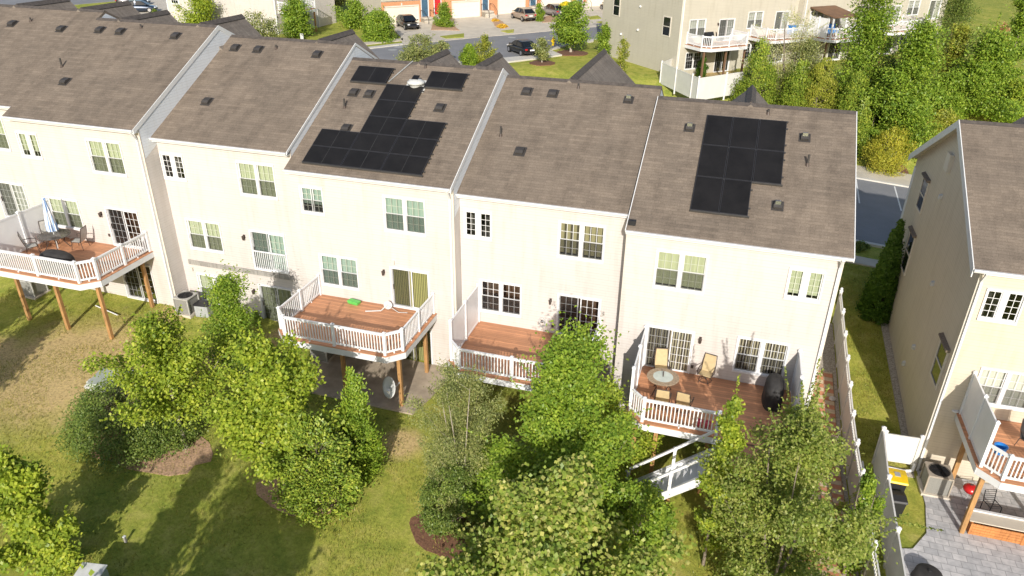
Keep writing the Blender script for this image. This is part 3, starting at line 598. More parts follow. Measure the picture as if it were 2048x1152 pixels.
def railing(root, off, p, q, z, slope_z=None, bal=True, gap=.128, h=.98, fine=True):
    p = Vector((*p, z)); q = Vector((*q, slope_z if slope_z is not None else z)); d = (q-p); n = d.normalized()
    a = p+n*.06; b = q-n*.06; up = Vector((0, 0, 1))
    m = MB(off); m.bar(a+up*h, b+up*h, .075, .07); m.bar(a+up*(h-.055), b+up*(h-.055), .04, .05)
    m.bar(a+up*.13, b+up*.13, .05, .075)
    mid = (a+b)/2
    if bal and slope_z is None: m.box(mid.x-.025, mid.x+.025, mid.y-.025, mid.y+.025, mid.z, mid.z+.15)
    if True:
        for c in (a, b): m.bar(c+up*.1, c+up*(h-.02), .04, .04)
    o = m.build('railing', M['vinyl'], root)
    if not bal: return o
    k = max(2, int((b-a).length/gap)); me = baluster_mesh(h-.16-.085); rot = math.atan2(n.y, n.x)
    if not fine:
        bb = MB(off)
        for i in range(1, k): c = a+(b-a)*i/k; bb.box(c.x-.019, c.x+.019, c.y-.019, c.y+.019, c.z+.16, c.z+h-.08)
        bb.build('balusters', M['vinyl'], o); return o
    for i in range(1, k):
        c = a+(b-a)*(i/k)+Vector(off)+up*.165
        bo = bpy.data.objects.new('baluster', me); COL.objects.link(bo); bo.parent = o; bo.location = c; bo.rotation_euler.z = rot
    return o
def privacy(root, off, p, q, z, h=1.85):
    p = Vector((*p, z)); q = Vector((*q, z)); n = (q-p).normalized(); up = Vector((0, 0, 1)); a = p+n*.055; b = q-n*.055
    m = MB(off); m.bar(a+up*(h*.5+.03), b+up*(h*.5+.03), .03, h-.14, up); m.bar(a+up*.09, b+up*.09, .06, .09, up); m.bar(a+up*(h-.02), b+up*(h-.02), .06, .09, up)
    return m.build('privacy_panel', M['vinyl'], root)

def deck(label, x0, x1, yw, yf, z, ch, cl, cr, left, right, posts, label_group='raised wooden decks', loc=None, rz=0, front_skip=None, fine=True, mid_front=1, und=True, postmat='post'):
    """local x along the wall, wall at y=yw, front edge at y=yf (<yw); floor top at z (all relative to loc)"""
    if loc is None:
        gx, gy = (x0+x1)/2, (yw+yf)/2; base = (gx, gy, float(gz(gx, gy)))
        off = (-base[0], -base[1], -base[2]); root = thing('deck', base, 0, label, 'deck', label_group); G = lambda x, y: float(gz(x, y))
    else:
        off = (0, 0, 0); root = thing('deck', loc, rz, label, 'deck', label_group); G = lambda x, y: 0.
    poly = [(x0, yw)]+([(x0, yf+ch), (x0+ch, yf)] if cl else [(x0, yf)])+([(x1-ch, yf), (x1, yf+ch)] if cr else [(x1, yf)])+[(x1, yw)]
    MB(off).prism([(x, y, z-.03) for x, y in poly], (0, 0, .03)).build('deck_floor', M['deck'], root)
    f = MB(off); cx, cy = (x0+x1)/2, (yw+yf)/2
    for (a, b) in zip(poly, poly[1:]):
        A = Vector((*a, z-.175)); Bv = Vector((*b, z-.175)); inw = Vector((cx-(a[0]+b[0])/2, cy-(a[1]+b[1])/2, 0)).normalized()*-.0
        d = (Bv-A).normalized(); out = Vector((d.y, -d.x, 0)); out = out if out.dot(Vector((cx-a[0], cy-a[1], 0))) < 0 else -out
        f.bar(A-out*.02-d*.01, Bv-out*.02+d*.01, .025, .285)
    f.build('fascia_board', M['white'], root)
    if und:
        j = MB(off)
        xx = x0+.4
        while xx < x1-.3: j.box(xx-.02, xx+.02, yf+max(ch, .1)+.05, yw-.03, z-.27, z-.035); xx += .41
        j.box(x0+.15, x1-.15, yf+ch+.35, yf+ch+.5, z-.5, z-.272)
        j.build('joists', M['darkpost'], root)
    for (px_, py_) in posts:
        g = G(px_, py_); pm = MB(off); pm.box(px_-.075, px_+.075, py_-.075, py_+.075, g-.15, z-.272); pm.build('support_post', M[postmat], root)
    ins = .13
    ip = []                                        # rail line a little inside the rim
    ip = [(x0+ins, yw-.06)]+([(x0+ins, yf+ch+ins*.4), (x0+ch+ins*.4, yf+ins)] if cl else [(x0+ins, yf+ins)])+([(x1-ch-ins*.4, yf+ins), (x1-ins, yf+ch+ins*.4)] if cr else [(x1-ins, yf+ins)])+[(x1-ins, yw-.06)]
    segs = list(zip(ip, ip[1:])); n = len(segs); tall = set()
    for i, (a, b) in enumerate(segs):
        kind = left if i == 0 else right if i == n-1 else 'rail'
        L_ = math.dist(a, b); parts = 2 if L_ > 2.2 else 1
        if kind == 'rail' and (L_ > 3.2): parts = mid_front+1
        pts = [tuple(a[k]+(b[k]-a[k])*j/parts for k in (0, 1)) for j in range(parts+1)]
        for j, (p, q) in enumerate(zip(pts, pts[1:])):
            if kind == 'privacy':
                privacy(root, off, p, q, z); tall |= {p, q}
            elif kind == 'rail':
                if front_skip and front_skip(p, q): continue
                railing(root, off, p, q, z, fine=fine)
    done = set()
    for i, (a, b) in enumerate(segs):
        kind = left if i == 0 else right if i == n-1 else 'rail'
        L_ = math.dist(a, b); parts = 2 if L_ > 2.2 else 1
        if kind == 'rail' and L_ > 3.2: parts = mid_front+1
        for j in range(parts+1):
            p = tuple(round(a[k]+(b[k]-a[k])*j/parts, 3) for k in (0, 1))
            if p in done or kind == 'none': continue
            done.add(p); is_t = any(math.dist(p, t) < .02 for t in tall)
            rail_post(root, off, p[0], p[1], z, 1.93 if is_t else 1.06)
    return root, off

D3, o3 = deck('open deck with white railings on both sides, green and grey clutter by the wall', .32, 6.30, -.0, -4.0, .95, .62, True, True, 'rail', 'rail', [(5.95, -3.35), (5.98, -.7), (.75, -3.3), (.75, -.7), (3.3, -3.35)])
D2, o2 = deck('empty deck with white privacy screen on its left, leafy tree in front', 7.95, 13.72, .65, -3.45, .52, .62, True, True, 'privacy', 'rail', [(13.35, -2.7), (13.4, .1), (8.3, -2.6), (8.3, .1)])
D5, o5 = deck('deck with the closed blue striped parasol and black covered grill', -14.25, -8.28, -.57, -4.5, 2.15, .62, True, True, 'privacy', 'rail', [(-8.72, -3.75), (-11.25, -3.75), (-13.65, -3.7), (-8.75, -.95)])
def skip1(p, q): return q[0] > 18.7 and p[0] > 18.3 and abs(p[1]-q[1]) < .05 and p[0] < 20.4
D1, o1 = deck('end house deck with round table, tan sling chairs and stairs down', 15.5, 21.62, -.51, -4.38, .40, .62, True, False, 'privacy', 'privacy', [(15.9, -3.7), (16.7, -3.7), (21.2, -3.7), (18.6, -3.7)], front_skip=skip1, mid_front=1)
RD, oR = deck('deck of the tan house with tall grey-white privacy screen', 27.62, 33.3, .45, -3.42, .10, .62, True, True, 'privacy', 'rail', [(27.95, -2.75), (28.05, -.15), (31, -2.75), (33, -2.75)], postmat='orange_post' if 'orange_post' in M else 'post')
# stairs of the end house deck
sroot, soff = D1, o1
x_top, x_bot, zt, zb = 19.3, 15.9, .36, float(gz(15.9, -5))
n = 15; rise = (zt-zb)/n; run = (x_top-x_bot)/n
tr = MB(soff); ri = MB(soff)
for i in range(n):
    x = x_top-run*i; z = zt-rise*(i+1)
    tr.box(x-run-.03, x, -5.85, -4.46, z-.03, z)
    ri.box(x-.012, x+.012, -5.85, -4.46, z, z+rise-.032)
tr.build('stair_treads', M['white'], sroot); ri.build('stair_risers', M['vinyl'], sroot)
st = MB(soff)
for y in (-4.44, -5.88): st.bar((x_top, y, zt-.12), (x_bot, y, zb+.1), .04, .30)
st.build('stair_stringers', M['white'], sroot)
MB(soff).box(19.31, 20.5, -5.9, -4.40, .30, .36).build('stair_landing', M['deck'], sroot)
for y in (-4.50, -5.82):
    railing(sroot, soff, (x_top+.02, y), (x_bot, y), zt-.06, zb+.05, bal=False)
    for x in (19.3, 17.5, 15.85):
        t = (x_top-x)/(x_top-x_bot); rail_post(sroot, soff, x, y, zt-.08+(zb-zt)*t, 1.05)
pm = MB(soff); g = float(gz(17.5, -5.4)); pm.box(17.43, 17.57, -5.77, -5.63, g-.1, zt+(zb-zt)*.53-.15); pm.box(20.3, 20.44, -5.77, -5.63, g-.1, .3); pm.build('stair_post', M['post'], sroot)

# ------------------------------------------------------------------ things on the decks
def chair(loc, rz, label, group='patio chairs', swivel=True, mat='tan_sling', s=1.0):
    r = thing('patio_chair', loc, rz, label, 'chair', group); r.scale = (s, s, s)
    seat = MB(); P = [(-.24, -.24, .42), (.24, -.24, .42), (.24, .2, .38), (-.24, .2, .38)]
    seat.prism(P, (0, 0, .025)); seat.build('seat', M[mat], r)
    b = MB(); b.add([(-.24, .2, .40), (.24, .2, .40), (.24, .30, .75), (-.24, .30, .75), (.22, .36, 1.08), (-.22, .36, 1.08), (-.24, .22, .40), (.24, .22, .40), (.24, .32, .75), (-.24, .32, .75), (.22, .38, 1.08), (-.22, .38, 1.08)],
        [(0, 1, 2, 3), (3, 2, 4, 5), (7, 6, 9, 8), (8, 9, 11, 10), (0, 3, 9, 6), (3, 5, 11, 9), (1, 7, 8, 2), (2, 8, 10, 4), (5, 4, 10, 11), (0, 6, 7, 1)]); b.build('backrest', M[mat], r)
    f = MB()
    for s_ in (-1, 1):
        x = .27*s_
        f.path([(x, -.25, .42), (x, .2, .39), (x, .31, .75), (x*.9, .38, 1.1)], .016)
        f.path([(x, .28, .66), (x*1.1, .05, .66), (x*1.1, -.22, .62), (x, -.24, .42)], .018)
    f.tube((-.25, .38, 1.1), (.25, .38, 1.1), .016); f.build('arm_frame', M['bronze'], r)
    if swivel:
        g = MB(); g.tube((0, 0, .15), (0, 0, .4), .03)
        for i in range(4):
            a = math.pi/4+i*math.pi/2; g.path([(0, 0, .2), (.18*math.cos(a), .18*math.sin(a), .18), (.3*math.cos(a), .3*math.sin(a), .02)], .016)
        ring = [(.24*math.cos(t), .24*math.sin(t), .1) for t in np.linspace(0, 2*math.pi, 17)]; g.path(ring, .012); g.build('swivel_base', M['bronze'], r)
    else:
        for sx in (-1, 1):
            for sy in (-1, 1): MB().tube((.25*sx, .22*sy, .4), (.29*sx, .28*sy, 0), .015).build('leg', M['bronze'], r)
    return r
def round_table(loc, rad, label, top='stone_top', inset=None, legs=4, group=None, mast=False):
    r = thing('patio_table', loc, 0, label, 'table', group)
    MB().lathe([(0, .70), (rad-.03, .70), (rad, .715), (rad, .735), (rad-.02, .745), (0, .745)], 32).build('table_top', M[top], r)
    if inset: MB().lathe([(0, .75), (rad*.62, .75), (rad*.62, .7455), (0, .7455)], 32).build('glass_inset', M[inset], r)
    for i in range(legs):
        a = math.pi/4+i*2*math.pi/legs; m = MB(); c, s = math.cos(a), math.sin(a)
        m.path([(rad*.7*c, rad*.7*s, .7), (rad*.45*c, rad*.45*s, .35), (rad*.75*c, rad*.75*s, 0)], .022); m.build('leg', M['bronze'], r)
    if mast: MB().tube((0, 0, .745), (0, 0, 1.0), .02).build('umbrella_sleeve', M['bronze'], r)
    return r
def covered_grill(loc, rz, label, w=1.4, d=.6, h=1.15):
    r = thing('covered_grill', loc, rz, label, 'grill'); m = MB(); nx, nz = 14, 9
    rg = random.Random(5)
    vs = []
    prof = [(0, .52), (.3, .5), (.6, .5), (.75, .47), (.9, .36), (1, .2), (1.03, 0)]
    n = 24
    rows = []
    for t, k in prof:
        row = []
        for i in range(n):
            a = 2*math.pi*i/n; c, s = math.cos(a), math.sin(a); e = 3.2
            q = (abs(c)**e+abs(s)**e)**(-1/e); j = 1+rg.uniform(-.05, .05)*(1.3-t)+(.04*math.sin(a*9+t*2) if t < .7 else 0)
            row.append((c*q*w*k*j*(1 if t > .5 else 1.0), s*q*d*k*j, min(h, h*t)+rg.uniform(-.015, .015)*(t > 0)))
        rows.append(row)
    vs = [p for row in rows for p in row]; fs = []
    for a in range(len(rows)-1):
        for i in range(n): fs.append((a*n+i, a*n+(i+1) % n, (a+1)*n+(i+1) % n, (a+1)*n+i))
    m.add(vs, fs); o = m.build('cloth_cover', M['cover'], r, smooth_=True); o.modifiers.new('sub', 'SUBSURF').levels = 1; o.modifiers['sub'].render_levels = 1
    MB().tube((-w*.35, -d*.4, 0), (-w*.35, d*.4, 0), .06).build('wheel_axle', M['black'], r)
    return r
# end house deck
zf = .402
round_table((16.62, -2.2, zf), .62, 'round patio table with pale glass centre and stone rim on the end house deck', 'stone_top', 'glass_top', mast=True)
chair((16.45, -1.1, zf), R_(12), 'tan sling chair by the glazed door, behind the round stone rimmed table')
chair((18.2, -.95, zf), R_(-14), 'tan high backed swivel chair alone against the wall, between door and window')
chair((16.75, -3.25, zf), R_(182), 'tan sling chair between the round table and the front railing, left one')
chair((17.55, -3.2, zf), R_(172), 'tan sling chair by the front railing, right of the other one', )
covered_grill((20.75, -1.5, zf), R_(90), 'dark covered grill at the right end of the end house deck', 1.3, .7, 1.15)
ck = thing('planter_pots', (18.35, -3.85, zf), 0, 'pink and red flower pots behind the front railing of the end house deck', 'pot')
for x in (-.14, .14):
    o = MB((x, 0, 0)).lathe([(0, 0), (.09, 0), (.12, .22), (.10, .22), (.09, .18), (0, .18)], 12).build('pot', M['pink'], ck)
# deck with parasol
z5_ = 2.152
round_table((-12.85, -1.75, z5_), .72, 'round smoked glass patio table under the closed parasol', 'smoke', None)
pr = thing('parasol', (-12.85, -1.75, z5_+.0), 0, 'closed blue and white striped parasol standing in the smoked glass table', 'parasol')
MB().tube((0, 0, 0), (0, 0, 2.72), .022).build('pole', M['lgrey'], pr)
cm = MB(); n = 32; rows = []
for z, r in ((.95, .21), (1.25, .2), (1.7, .15), (2.2, .09), (2.5, .055), (2.55, .09), (2.66, .02)):
    rows.append([((r*(1+.22*math.cos(8*t)))*math.cos(t), (r*(1+.22*math.cos(8*t)))*math.sin(t), z) for t in np.linspace(0, 2*math.pi, n, endpoint=False)])
cm.add([p for row in rows for p in row], [(a*n+i, a*n+(i+1) % n, (a+1)*n+(i+1) % n, (a+1)*n+i) for a in range(6) for i in range(n)]); cm.build('folded_canopy', M['blue_white'], pr)
chair((-13.65, -1.35, z5_), R_(60), 'dark framed patio chair left of the parasol table by the privacy screen', swivel=False, mat='ac')
chair((-11.85, -1.35, z5_), R_(-75), 'dark framed patio chair right of the parasol table', swivel=False, mat='ac')
chair((-13.5, -2.55, z5_), R_(140), 'dark framed patio chair at the front left of the parasol table', swivel=False, mat='ac')
covered_grill((-10.9, -3.55, z5_), R_(2), 'long black covered grill behind the front railing of the parasol deck', 1.7, .75, .95)
# open deck
z3_ = .952
m = thing('watering_tray', (2.35, -.35, z3_), R_(-10), 'bright green plastic tub by the wall of the open deck', 'tub')
MB().prism([(-.26, -.13, 0), (.26, -.13, 0), (.3, -.16, .16), (-.3, -.16, .16)], (0, .3, 0)).build('tub', M['green'], m, bevel=.03)
sd = thing('satellite_dish', (4.1, -.45, z3_), R_(20), 'small dish with its pole lying by the wall of the open deck', 'satellite dish', 'satellite dishes')
def dish_mesh(r, name, parent, c, nrm):
    nrm = Vector(nrm).normalized(); a = nrm.orthogonal().normalized(); b = nrm.cross(a); mm = MB(); n = 24; rings = 5; vs = []
    for sgn in (0, .015):
        for k in range(rings+1):
            rr = r*k/rings
            for i in range(n):
                t = 2*math.pi*i/n; vs.append(Vector(c)+a*math.cos(t)*rr*.92+b*math.sin(t)*rr+nrm*((rr/r)**2*.16*r-sgn))
    fs = []
    for s in range(2):
        o0 = s*(rings+1)*n
        for k in range(rings):
            for i in range(n): fs.append((o0+k*n+i, o0+k*n+(i+1) % n, o0+(k+1)*n+(i+1) % n, o0+(k+1)*n+i))
    o0 = rings*n; o1 = (2*rings+1)*n
    for i in range(n): fs.append((o0+i, o0+(i+1) % n, o1+(i+1) % n, o1+i))
    mm.add(vs, fs); return mm.build(name, M['dish'], parent, smooth_=True)
dish_mesh(.2, 'reflector', sd, (0, .1, .22), (.3, -1, .35)); MB().path([(0, .1, .25), (-.3, -.1, .05), (-1.0, -.1, .03)], .03).build('mast', M['lgrey'], sd)
MB().path([(0, .1, .2), (.5, -.25, .03), (.9, -.3, .03)], .015).build('feed_arm', M['lgrey'], sd)
# dish on the post of the open deck
sd2 = thing('satellite_dish', (5.95, -3.45, -.9), 0, 'large pale satellite dish fixed to the timber post under the open deck', 'satellite dish', 'satellite dishes')
dish_mesh(.46, 'reflector', sd2, (-.18, -.5, .35), (-.45, -.75, .35)); MB().path([(0, 0, .3), (0, -.25, .3), (-.15, -.45, .33)], .03).build('mount_arm', M['lgrey'], sd2)
MB().path([(-.15, -.45, .1), (.05, -.9, .15), (.0, -1.0, .5)], .015).build('feed_arm', M['lgrey'], sd2); MB().box(-.05, .05, -1.06, -.95, .46, .58).build('feed_horn', M['lgrey'], sd2)
# hose reel on the second deck's wall
hr = thing('hose_reel', (11.02, .62, .9), 0, 'coiled grey garden hose hanging on the wall left of the dark glazed door', 'hose')
ring = [(.16*math.cos(t), -.05-.02*math.sin(3*t), .12+.2*math.sin(t)) for t in np.linspace(0, 2*math.pi, 20)]; MB().path(ring, .02).build('coil', M['lgrey'], hr)
ring = [(.11*math.cos(t)+.03, -.08, .05+.15*math.sin(t)) for t in np.linspace(0, 2*math.pi, 16)]; MB().path(ring, .02).build('coil', M['grey'], hr); MB().box(-.05, .05, -.06, 0, .1, .2).build('hook', M['bronze'], hr)
# right deck
bt = thing('cooler_tub', (28.55, -1.75, .102), 0, 'blue tub on the deck of the tan house behind its railing', 'tub'); MB().lathe([(0, 0), (.16, 0), (.21, .3), (.18, .3), (.15, .03), (0, .03)], 14).build('tub', M['blue'], bt)
MB().lathe([(.205, .29), (.225, .29), (.225, .32), (.205, .32)], 14).build('rim', M['blue'], bt)
chair((29.6, -1.2, .102), R_(30), 'dark wire chair on the deck of the tan house', mat='cover', swivel=False)

# ------------------------------------------------------------------ machines and yard things
def ac_unit(loc, rz, label, mat='ac', w=.8, h=.85, mesh='mesh'):
    r = thing('air_conditioner', loc, rz, label, 'air conditioner', 'outdoor air conditioners')
    MB().box(-w/2-.1, w/2+.1, -w/2-.1, w/2+.1, -.1, .06).build('pad', M['concrete'], r)
    c = MB(); 
    for sx in (-1, 1):
        for sy in (-1, 1): c.box(sx*w/2-.03, sx*w/2+.03, sy*w/2-.03, sy*w/2+.03, .06, h)
    c.box(-w/2-.02, w/2+.02, -w/2-.02, w/2+.02, h, h+.06); c.build('casing', M[mat], r, bevel=.01)
    MB().box(-w/2+.02, w/2-.02, -w/2+.02, w/2-.02, .07, h-.005).build('louvres', M[mesh], r)
    g = MB()
    for k in range(1, 7):
        rr = w*.44*k/6; g.path([(rr*math.cos(t), rr*math.sin(t), h+.075) for t in np.linspace(0, 2*math.pi, 21)], .008, 4)
    for i in range(8): a = i*math.pi/4; g.tube((0, 0, h+.08), (w*.44*math.cos(a), w*.44*math.sin(a), h+.075), .008, n=4)
    g.build('fan_guard', M['black'], r); MB().lathe([(0, h+.063), (w*.42, h+.063), (w*.42, h+.0605), (0, h+.0605)], 20).build('fan_well', M['black'], r)
    return r
def G3(x, y, d=0.): return (x, y, float(gz(x, y))+d)
ac_unit(G3(-15.3, -1.75), 0, 'grey air conditioner in the shade under the parasol deck'); ac_unit(G3(-6.9, -.6), 0, 'grey air conditioner by the wall corner behind the pointed young tree')
ac_unit(G3(.9, -1.1), 0, 'grey air conditioner under the open deck'); ac_unit(G3(27.4, -.55, .06), 0, 'tan air conditioner on the paved yard by the white gate', 'ac_tan', .85, .85)
m = thing('storage_box', G3(-6.0, -.55), R_(8), 'dark grey box beside the air conditioner by the wall corner', 'box'); MB().box(-.35, .35, -.25, .25, 0, .62).build('body', M['grey'], m, bevel=.03); MB().box(-.38, .38, -.28, .28, .62, .7).build('lid', M['black'], m, bevel=.02)
p = onG(240, 772); m = thing('utility_cover', (p[0], p[1], float(gz(p[0], p[1]))), R_(15), 'low green-grey utility box behind the round shrub', 'utility box')
MB().box(-1.0, 1.0, -.55, .55, 0, .35).build('base', M['util'], m, bevel=.03); MB().prism([(-1.04, -.6, .35), (1.04, -.6, .35), (1.04, -.6, .42), (-1.04, -.6, .5)], (0, 1.2, 0)).build('lid', M['util'], m, bevel=.02)
rg = random.Random(3)
def rock(loc, s, label, rz=0):
    bm = bmesh.new(); bmesh.ops.create_icosphere(bm, subdivisions=2, radius=1)
    for v in bm.verts: v.co = Vector((v.co.x*s[0], v.co.y*s[1], max(-.2, v.co.z)*s[2]))*(1+rg.uniform(-.15, .15))
    me = bpy.data.meshes.new('rock'); bm.to_mesh(me); bm.free(); me.materials.append(M['rock']); o = bpy.data.objects.new('rock', me); COL.objects.link(o); o.location = loc; o.rotation_euler.z = rz
    return tag(o, label, 'rock', 'pale rocks on the dry lawn')
p = onG(226, 750); rock((p[0], p[1], p[2]+.05), (.34, .25, .25), 'pale crumpled rock beside the low utility box, uppermost'); p = onG(205, 768); rock((p[0], p[1], p[2]+.03), (.75, .42, .2), 'broad flat pale rock between the small rock and the round shrub'); p = onG(187, 776); rock((p[0], p[1], p[2]+.03), (.4, .25, .18), 'lowest pale rock touching the round shrub')
rock(G3(23.85, 3.6, .1), (.16, .13, .13), 'small pale rock lying by the alley fence on the red tiled path'); p = onG(190, 1178); m = thing('utility_pedestal', (p[0], p[1], float(gz(p[0], p[1]))), R_(10), 'grey-green utility pedestal at the lower left edge of the lawn', 'utility box')
MB().box(-.4, .4, -.3, .3, -.05, .65).build('cabinet', M['util'], m, bevel=.03); MB().prism([(-.43, -.33, .65), (.43, -.33, .65), (.43, .33, .75), (-.43, .33, .75)], (0, 0, .05)).build('lid', M['lgrey'], m, bevel=.015)
p = onG(252, 1085); m = thing('marker_stake', (p[0], p[1], float(gz(p[0], p[1]))), 0, 'short pale stake standing in the lawn near the lower left', 'stake'); MB().box(-.035, .035, -.035, .035, -.1, .26).build('stake', M['oldwood'], m); MB().box(-.045, .045, -.045, .045, .26, .29).build('cap', M['white'], m)
sp_ = thing('white_pole', G3(-10.6, -2.0, .06), R_(-14), 'long white pole lying in the shade under the parasol deck', 'pole'); MB().tube((-.9, 0, .03), (.9, 0, .03), .03).build('pole', M['white'], sp_)
# trash bins: yellow lid
def bin_(loc, rz, label, lid, h=1.02):
    r = thing('wheeled_bin', loc, rz, label, 'trash bin', 'wheeled bins'); s = h/1.02
    MB().add([(-.24*s, -.3*s, 0), (.24*s, -.3*s, 0), (.24*s, .26*s, 0), (-.24*s, .26*s, 0), (-.29*s, -.37*s, h-.1), (.29*s, -.37*s, h-.1), (.29*s, .36*s, h-.1), (-.29*s, .36*s, h-.1)], [(3, 2, 1, 0), (4, 5, 6, 7), (0, 1, 5, 4), (1, 2, 6, 5), (2, 3, 7, 6), (3, 0, 4, 7)]).build('body', M['black'], r, bevel=.03)
    MB().prism([(-.32*s, -.41*s, h-.1), (-.32*s, .41*s, h-.1), (-.32*s, .36*s, h-.02), (-.32*s, 0, h+.03), (-.32*s, -.36*s, h-.02)], (.64*s, 0, 0)).build('lid', M[lid], r, bevel=.02)
    MB().tube((-.28*s, .42*s, h-.12), (.28*s, .42*s, h-.12), .02).build('handle', M['black'], r)
    for x in (-.27, .27): MB().tube((x*s-.03, .3*s, .1), (x*s+.03, .3*s, .1), .1, n=12).build('wheel', M['tyre'], r)
    if lid == 'yellow': MB().box(-.1, .1, -.12, .12, h+.012, h+.035).build('lid_label', M['grey'], r)
    return r
bin_(G3(25.72, -1.55), R_(0), 'wheeled bin with bright yellow lid beside the white gate', 'yellow', 1.1); bin_(G3(25.7, -2.45), R_(5), 'black wheeled bin in front of the yellow lidded bin', 'black', .85)
kg = thing('kettle_grill', G3(28.55, -.75, .06), 0, 'small red kettle grill under the deck of the tan house', 'grill'); MB((0, 0, .3)).lathe([(0, -.02), (.12, 0), (.23, .1), (.26, .2)], 18).build('bowl', M['red'], kg, smooth_=True); MB((0, 0, .3)).lathe([(.265, .2), (.23, .3), (.12, .36), (0, .37)], 18).build('lid', M['red'], kg, smooth_=True)
for i in range(3): a = i*2.1; MB().tube((.1*math.cos(a), .1*math.sin(a), .32), (.24*math.cos(a), .24*math.sin(a), 0), .012).build('leg', M['grey'], kg)
MB().box(-.05, .05, -.015, .015, .67, .71).build('lid_handle', M['black'], kg)
pb = thing('planter_bench', G3(29.9, -2.42, .06), R_(0), 'long orange wooden planter box with pale top on the paved yard', 'planter')
m = MB()
for i in range(4): m.box(-1.7, 1.7, -.34, -.30, .02+i*.125, .13+i*.125)
m.box(-1.74, -1.66, -.35, .3, 0, .52); m.box(1.66, 1.74, -.35, .3, 0, .52); m.box(-.05, .05, -.36, -.30, 0, .52); m.box(-1.66, 1.66, .26, .30, 0, .5); m.build('box_frame', M['orange_wood'], pb)
MB().box(-1.78, 1.78, -.25, .34, .525, .565).build('top_board', M['concrete'], pb); MB().box(-1.78, 1.78, .30, .42, .57, .62).build('back_rail', M['white'], pb)
hp = thing('hanging_pot', (28.35, -.55, -1.15), 0, 'round black pot hanging under the deck of the tan house', 'pot'); MB().lathe([(0, -.2), (.15, -.16), (.23, 0), (.2, .08), (0, .1)], 16).build('pot', M['black'], hp, smooth_=True); MB().tube((0, 0, .1), (0, 0, .98), .01).build('cord', M['black'], hp)
wp = thing('garden_chair', G3(29.2, -1.3, .06), R_(20), 'small dark wire chair under the deck of the tan house', 'chair')
m = MB()
for x in (-.22, .22):
    m.path([(x, -.22, 0), (x, -.22, .42), (x, .22, .42), (x, .22, 0)], .018); m.path([(x, .22, .42), (x, .3, .85)], .018)
for i in range(6): y = -.22+i*.088; m.tube((-.22, y, .42), (.22, y, .42), .01); m.tube((-.22, .22+i*.016, .42+i*.085), (.22, .22+i*.016, .42+i*.085), .01)
m.build('wire_frame', M['black'], wp)
wt = thing('water_jug', G3(28.55, -1.5, .06), 0, 'white jug standing by the timber post in the paved yard', 'jug'); MB().lathe([(0, 0), (.12, 0), (.13, .2), (.05, .28), (.05, .33), (0, .33)], 12).build('jug', M['white'], wt); MB().path([(.12, 0, .1), (.17, 0, .2), (.06, 0, .28)], .012).build('handle', M['white'], wt)
dk = thing('covered_fire_pit', G3(26.3, -5.6, .05), 0, 'low dark covered fire pit at the bottom edge of the paved yard', 'fire pit'); MB().lathe([(0, .45), (.3, .44), (.42, .38), (.46, .1), (.5, 0)], 20).build('cover', M['cover'], dk, smooth_=True); MB().lathe([(.0, .46), (.06, .46), (.05, .5), (0, .5)], 8).build('knob', M['black'], dk)

# ------------------------------------------------------------------ fences
def fence(pts, label, h=1.75, lattice=True, gap=.06, capball=True, cat='fence', name='vinyl_fence', zfun=None, mat='fence', step=None):
    x, y = pts[0]; zf_ = zfun or (lambda a, b: float(gz(a, b))); root = thing(name, (x, y, zf_(x, y)), 0, label, cat, 'white vinyl fences'); off = (-x, -y, -zf_(x, y))
    for i, (px_, py_) in enumerate(pts):
        z = zf_(px_, py_); m = MB(off); m.box(px_-.065, px_+.065, py_-.065, py_+.065, z-.3, z+h+.06); o = m.build('fence_post', M[mat], root)
        MB((off[0]+px_, off[1]+py_, off[2])).lathe([(0, z+h+.06), (.1, z+h+.06), (.1, z+h+.10), (.05, z+h+.13), (.075, z+h+.19), (.05, z+h+.25), (0, z+h+.27)] if capball else [(0, z+h+.06), (.1, z+h+.06), (.1, z+h+.09), (0, z+h+.15)], 10).build('post_cap', M['white'], o)
    for (a, b) in zip(pts, pts[1:]):
        A = Vector((*a, zf_(*a))); Bv = Vector((*b, zf_(*b))); n = (Bv-A).normalized(); A2 = A+n*.06; B2 = Bv-n*.06; up = Vector((0, 0, 1)); m = MB(off)
        pt = h-.38 if lattice else h-.08
        m.bar(A2+up*((gap+pt)/2), B2+up*((gap+pt)/2), .025, pt-gap-.1, up); m.bar(A2+up*(gap+.05), B2+up*(gap+.05), .05, .13, up); m.bar(A2+up*pt, B2+up*pt, .055, .09, up)
        if lattice: m.bar(A2+up*(h-.03), B2+up*(h-.03), .055, .08, up)
        o = m.build('fence_panel', M[mat], root)
        if lattice:
            l = MB(off); Ln = (B2-A2).length; k = int(Ln/.14)
            for i in range(1, k): c = A2+(B2-A2)*i/k; l.bar(c+up*(pt+.04), c+up*(h-.06), .018, .035)
            l.build('lattice', M[mat], o)
    return root
ys = [9.7-1.79*i for i in range(11)]
fence([(24.2-.0*i, y) for i, y in enumerate(ys)], 'long white alley fence with lattice top beside the red tiled path')
zr = lambda a, b: float(gz(a, b))
fence([(25.3, .25), (25.12, -2.7), (25.05, -5.4), (24.98, -7.9), (24.9, -10.4)], 'tall white fence along the paved yard of the tan house', 1.78, False, capball=False)
fence([(25.42, .3), (26.78, .42)], 'white gate panel between yard fence and tan house', 1.6, False, .25, False, 'gate', 'fence_gate')
kr = thing('edging_rail', G3(24.85, -.4), 0, 'thin white rail lying along the foot of the yard fence', 'rail'); MB().bar((0, .5, .12), (-.35, -9, .12), .06, .1).build('rail', M['white'], kr); 
kr2 = MB()
for i in range(5): kr2.box(-.03-.075*i, .03-.075*i, -.1-2*i, -.04-2*i, -.1, .1)
kr2.build('rail_feet', M['white'], kr)
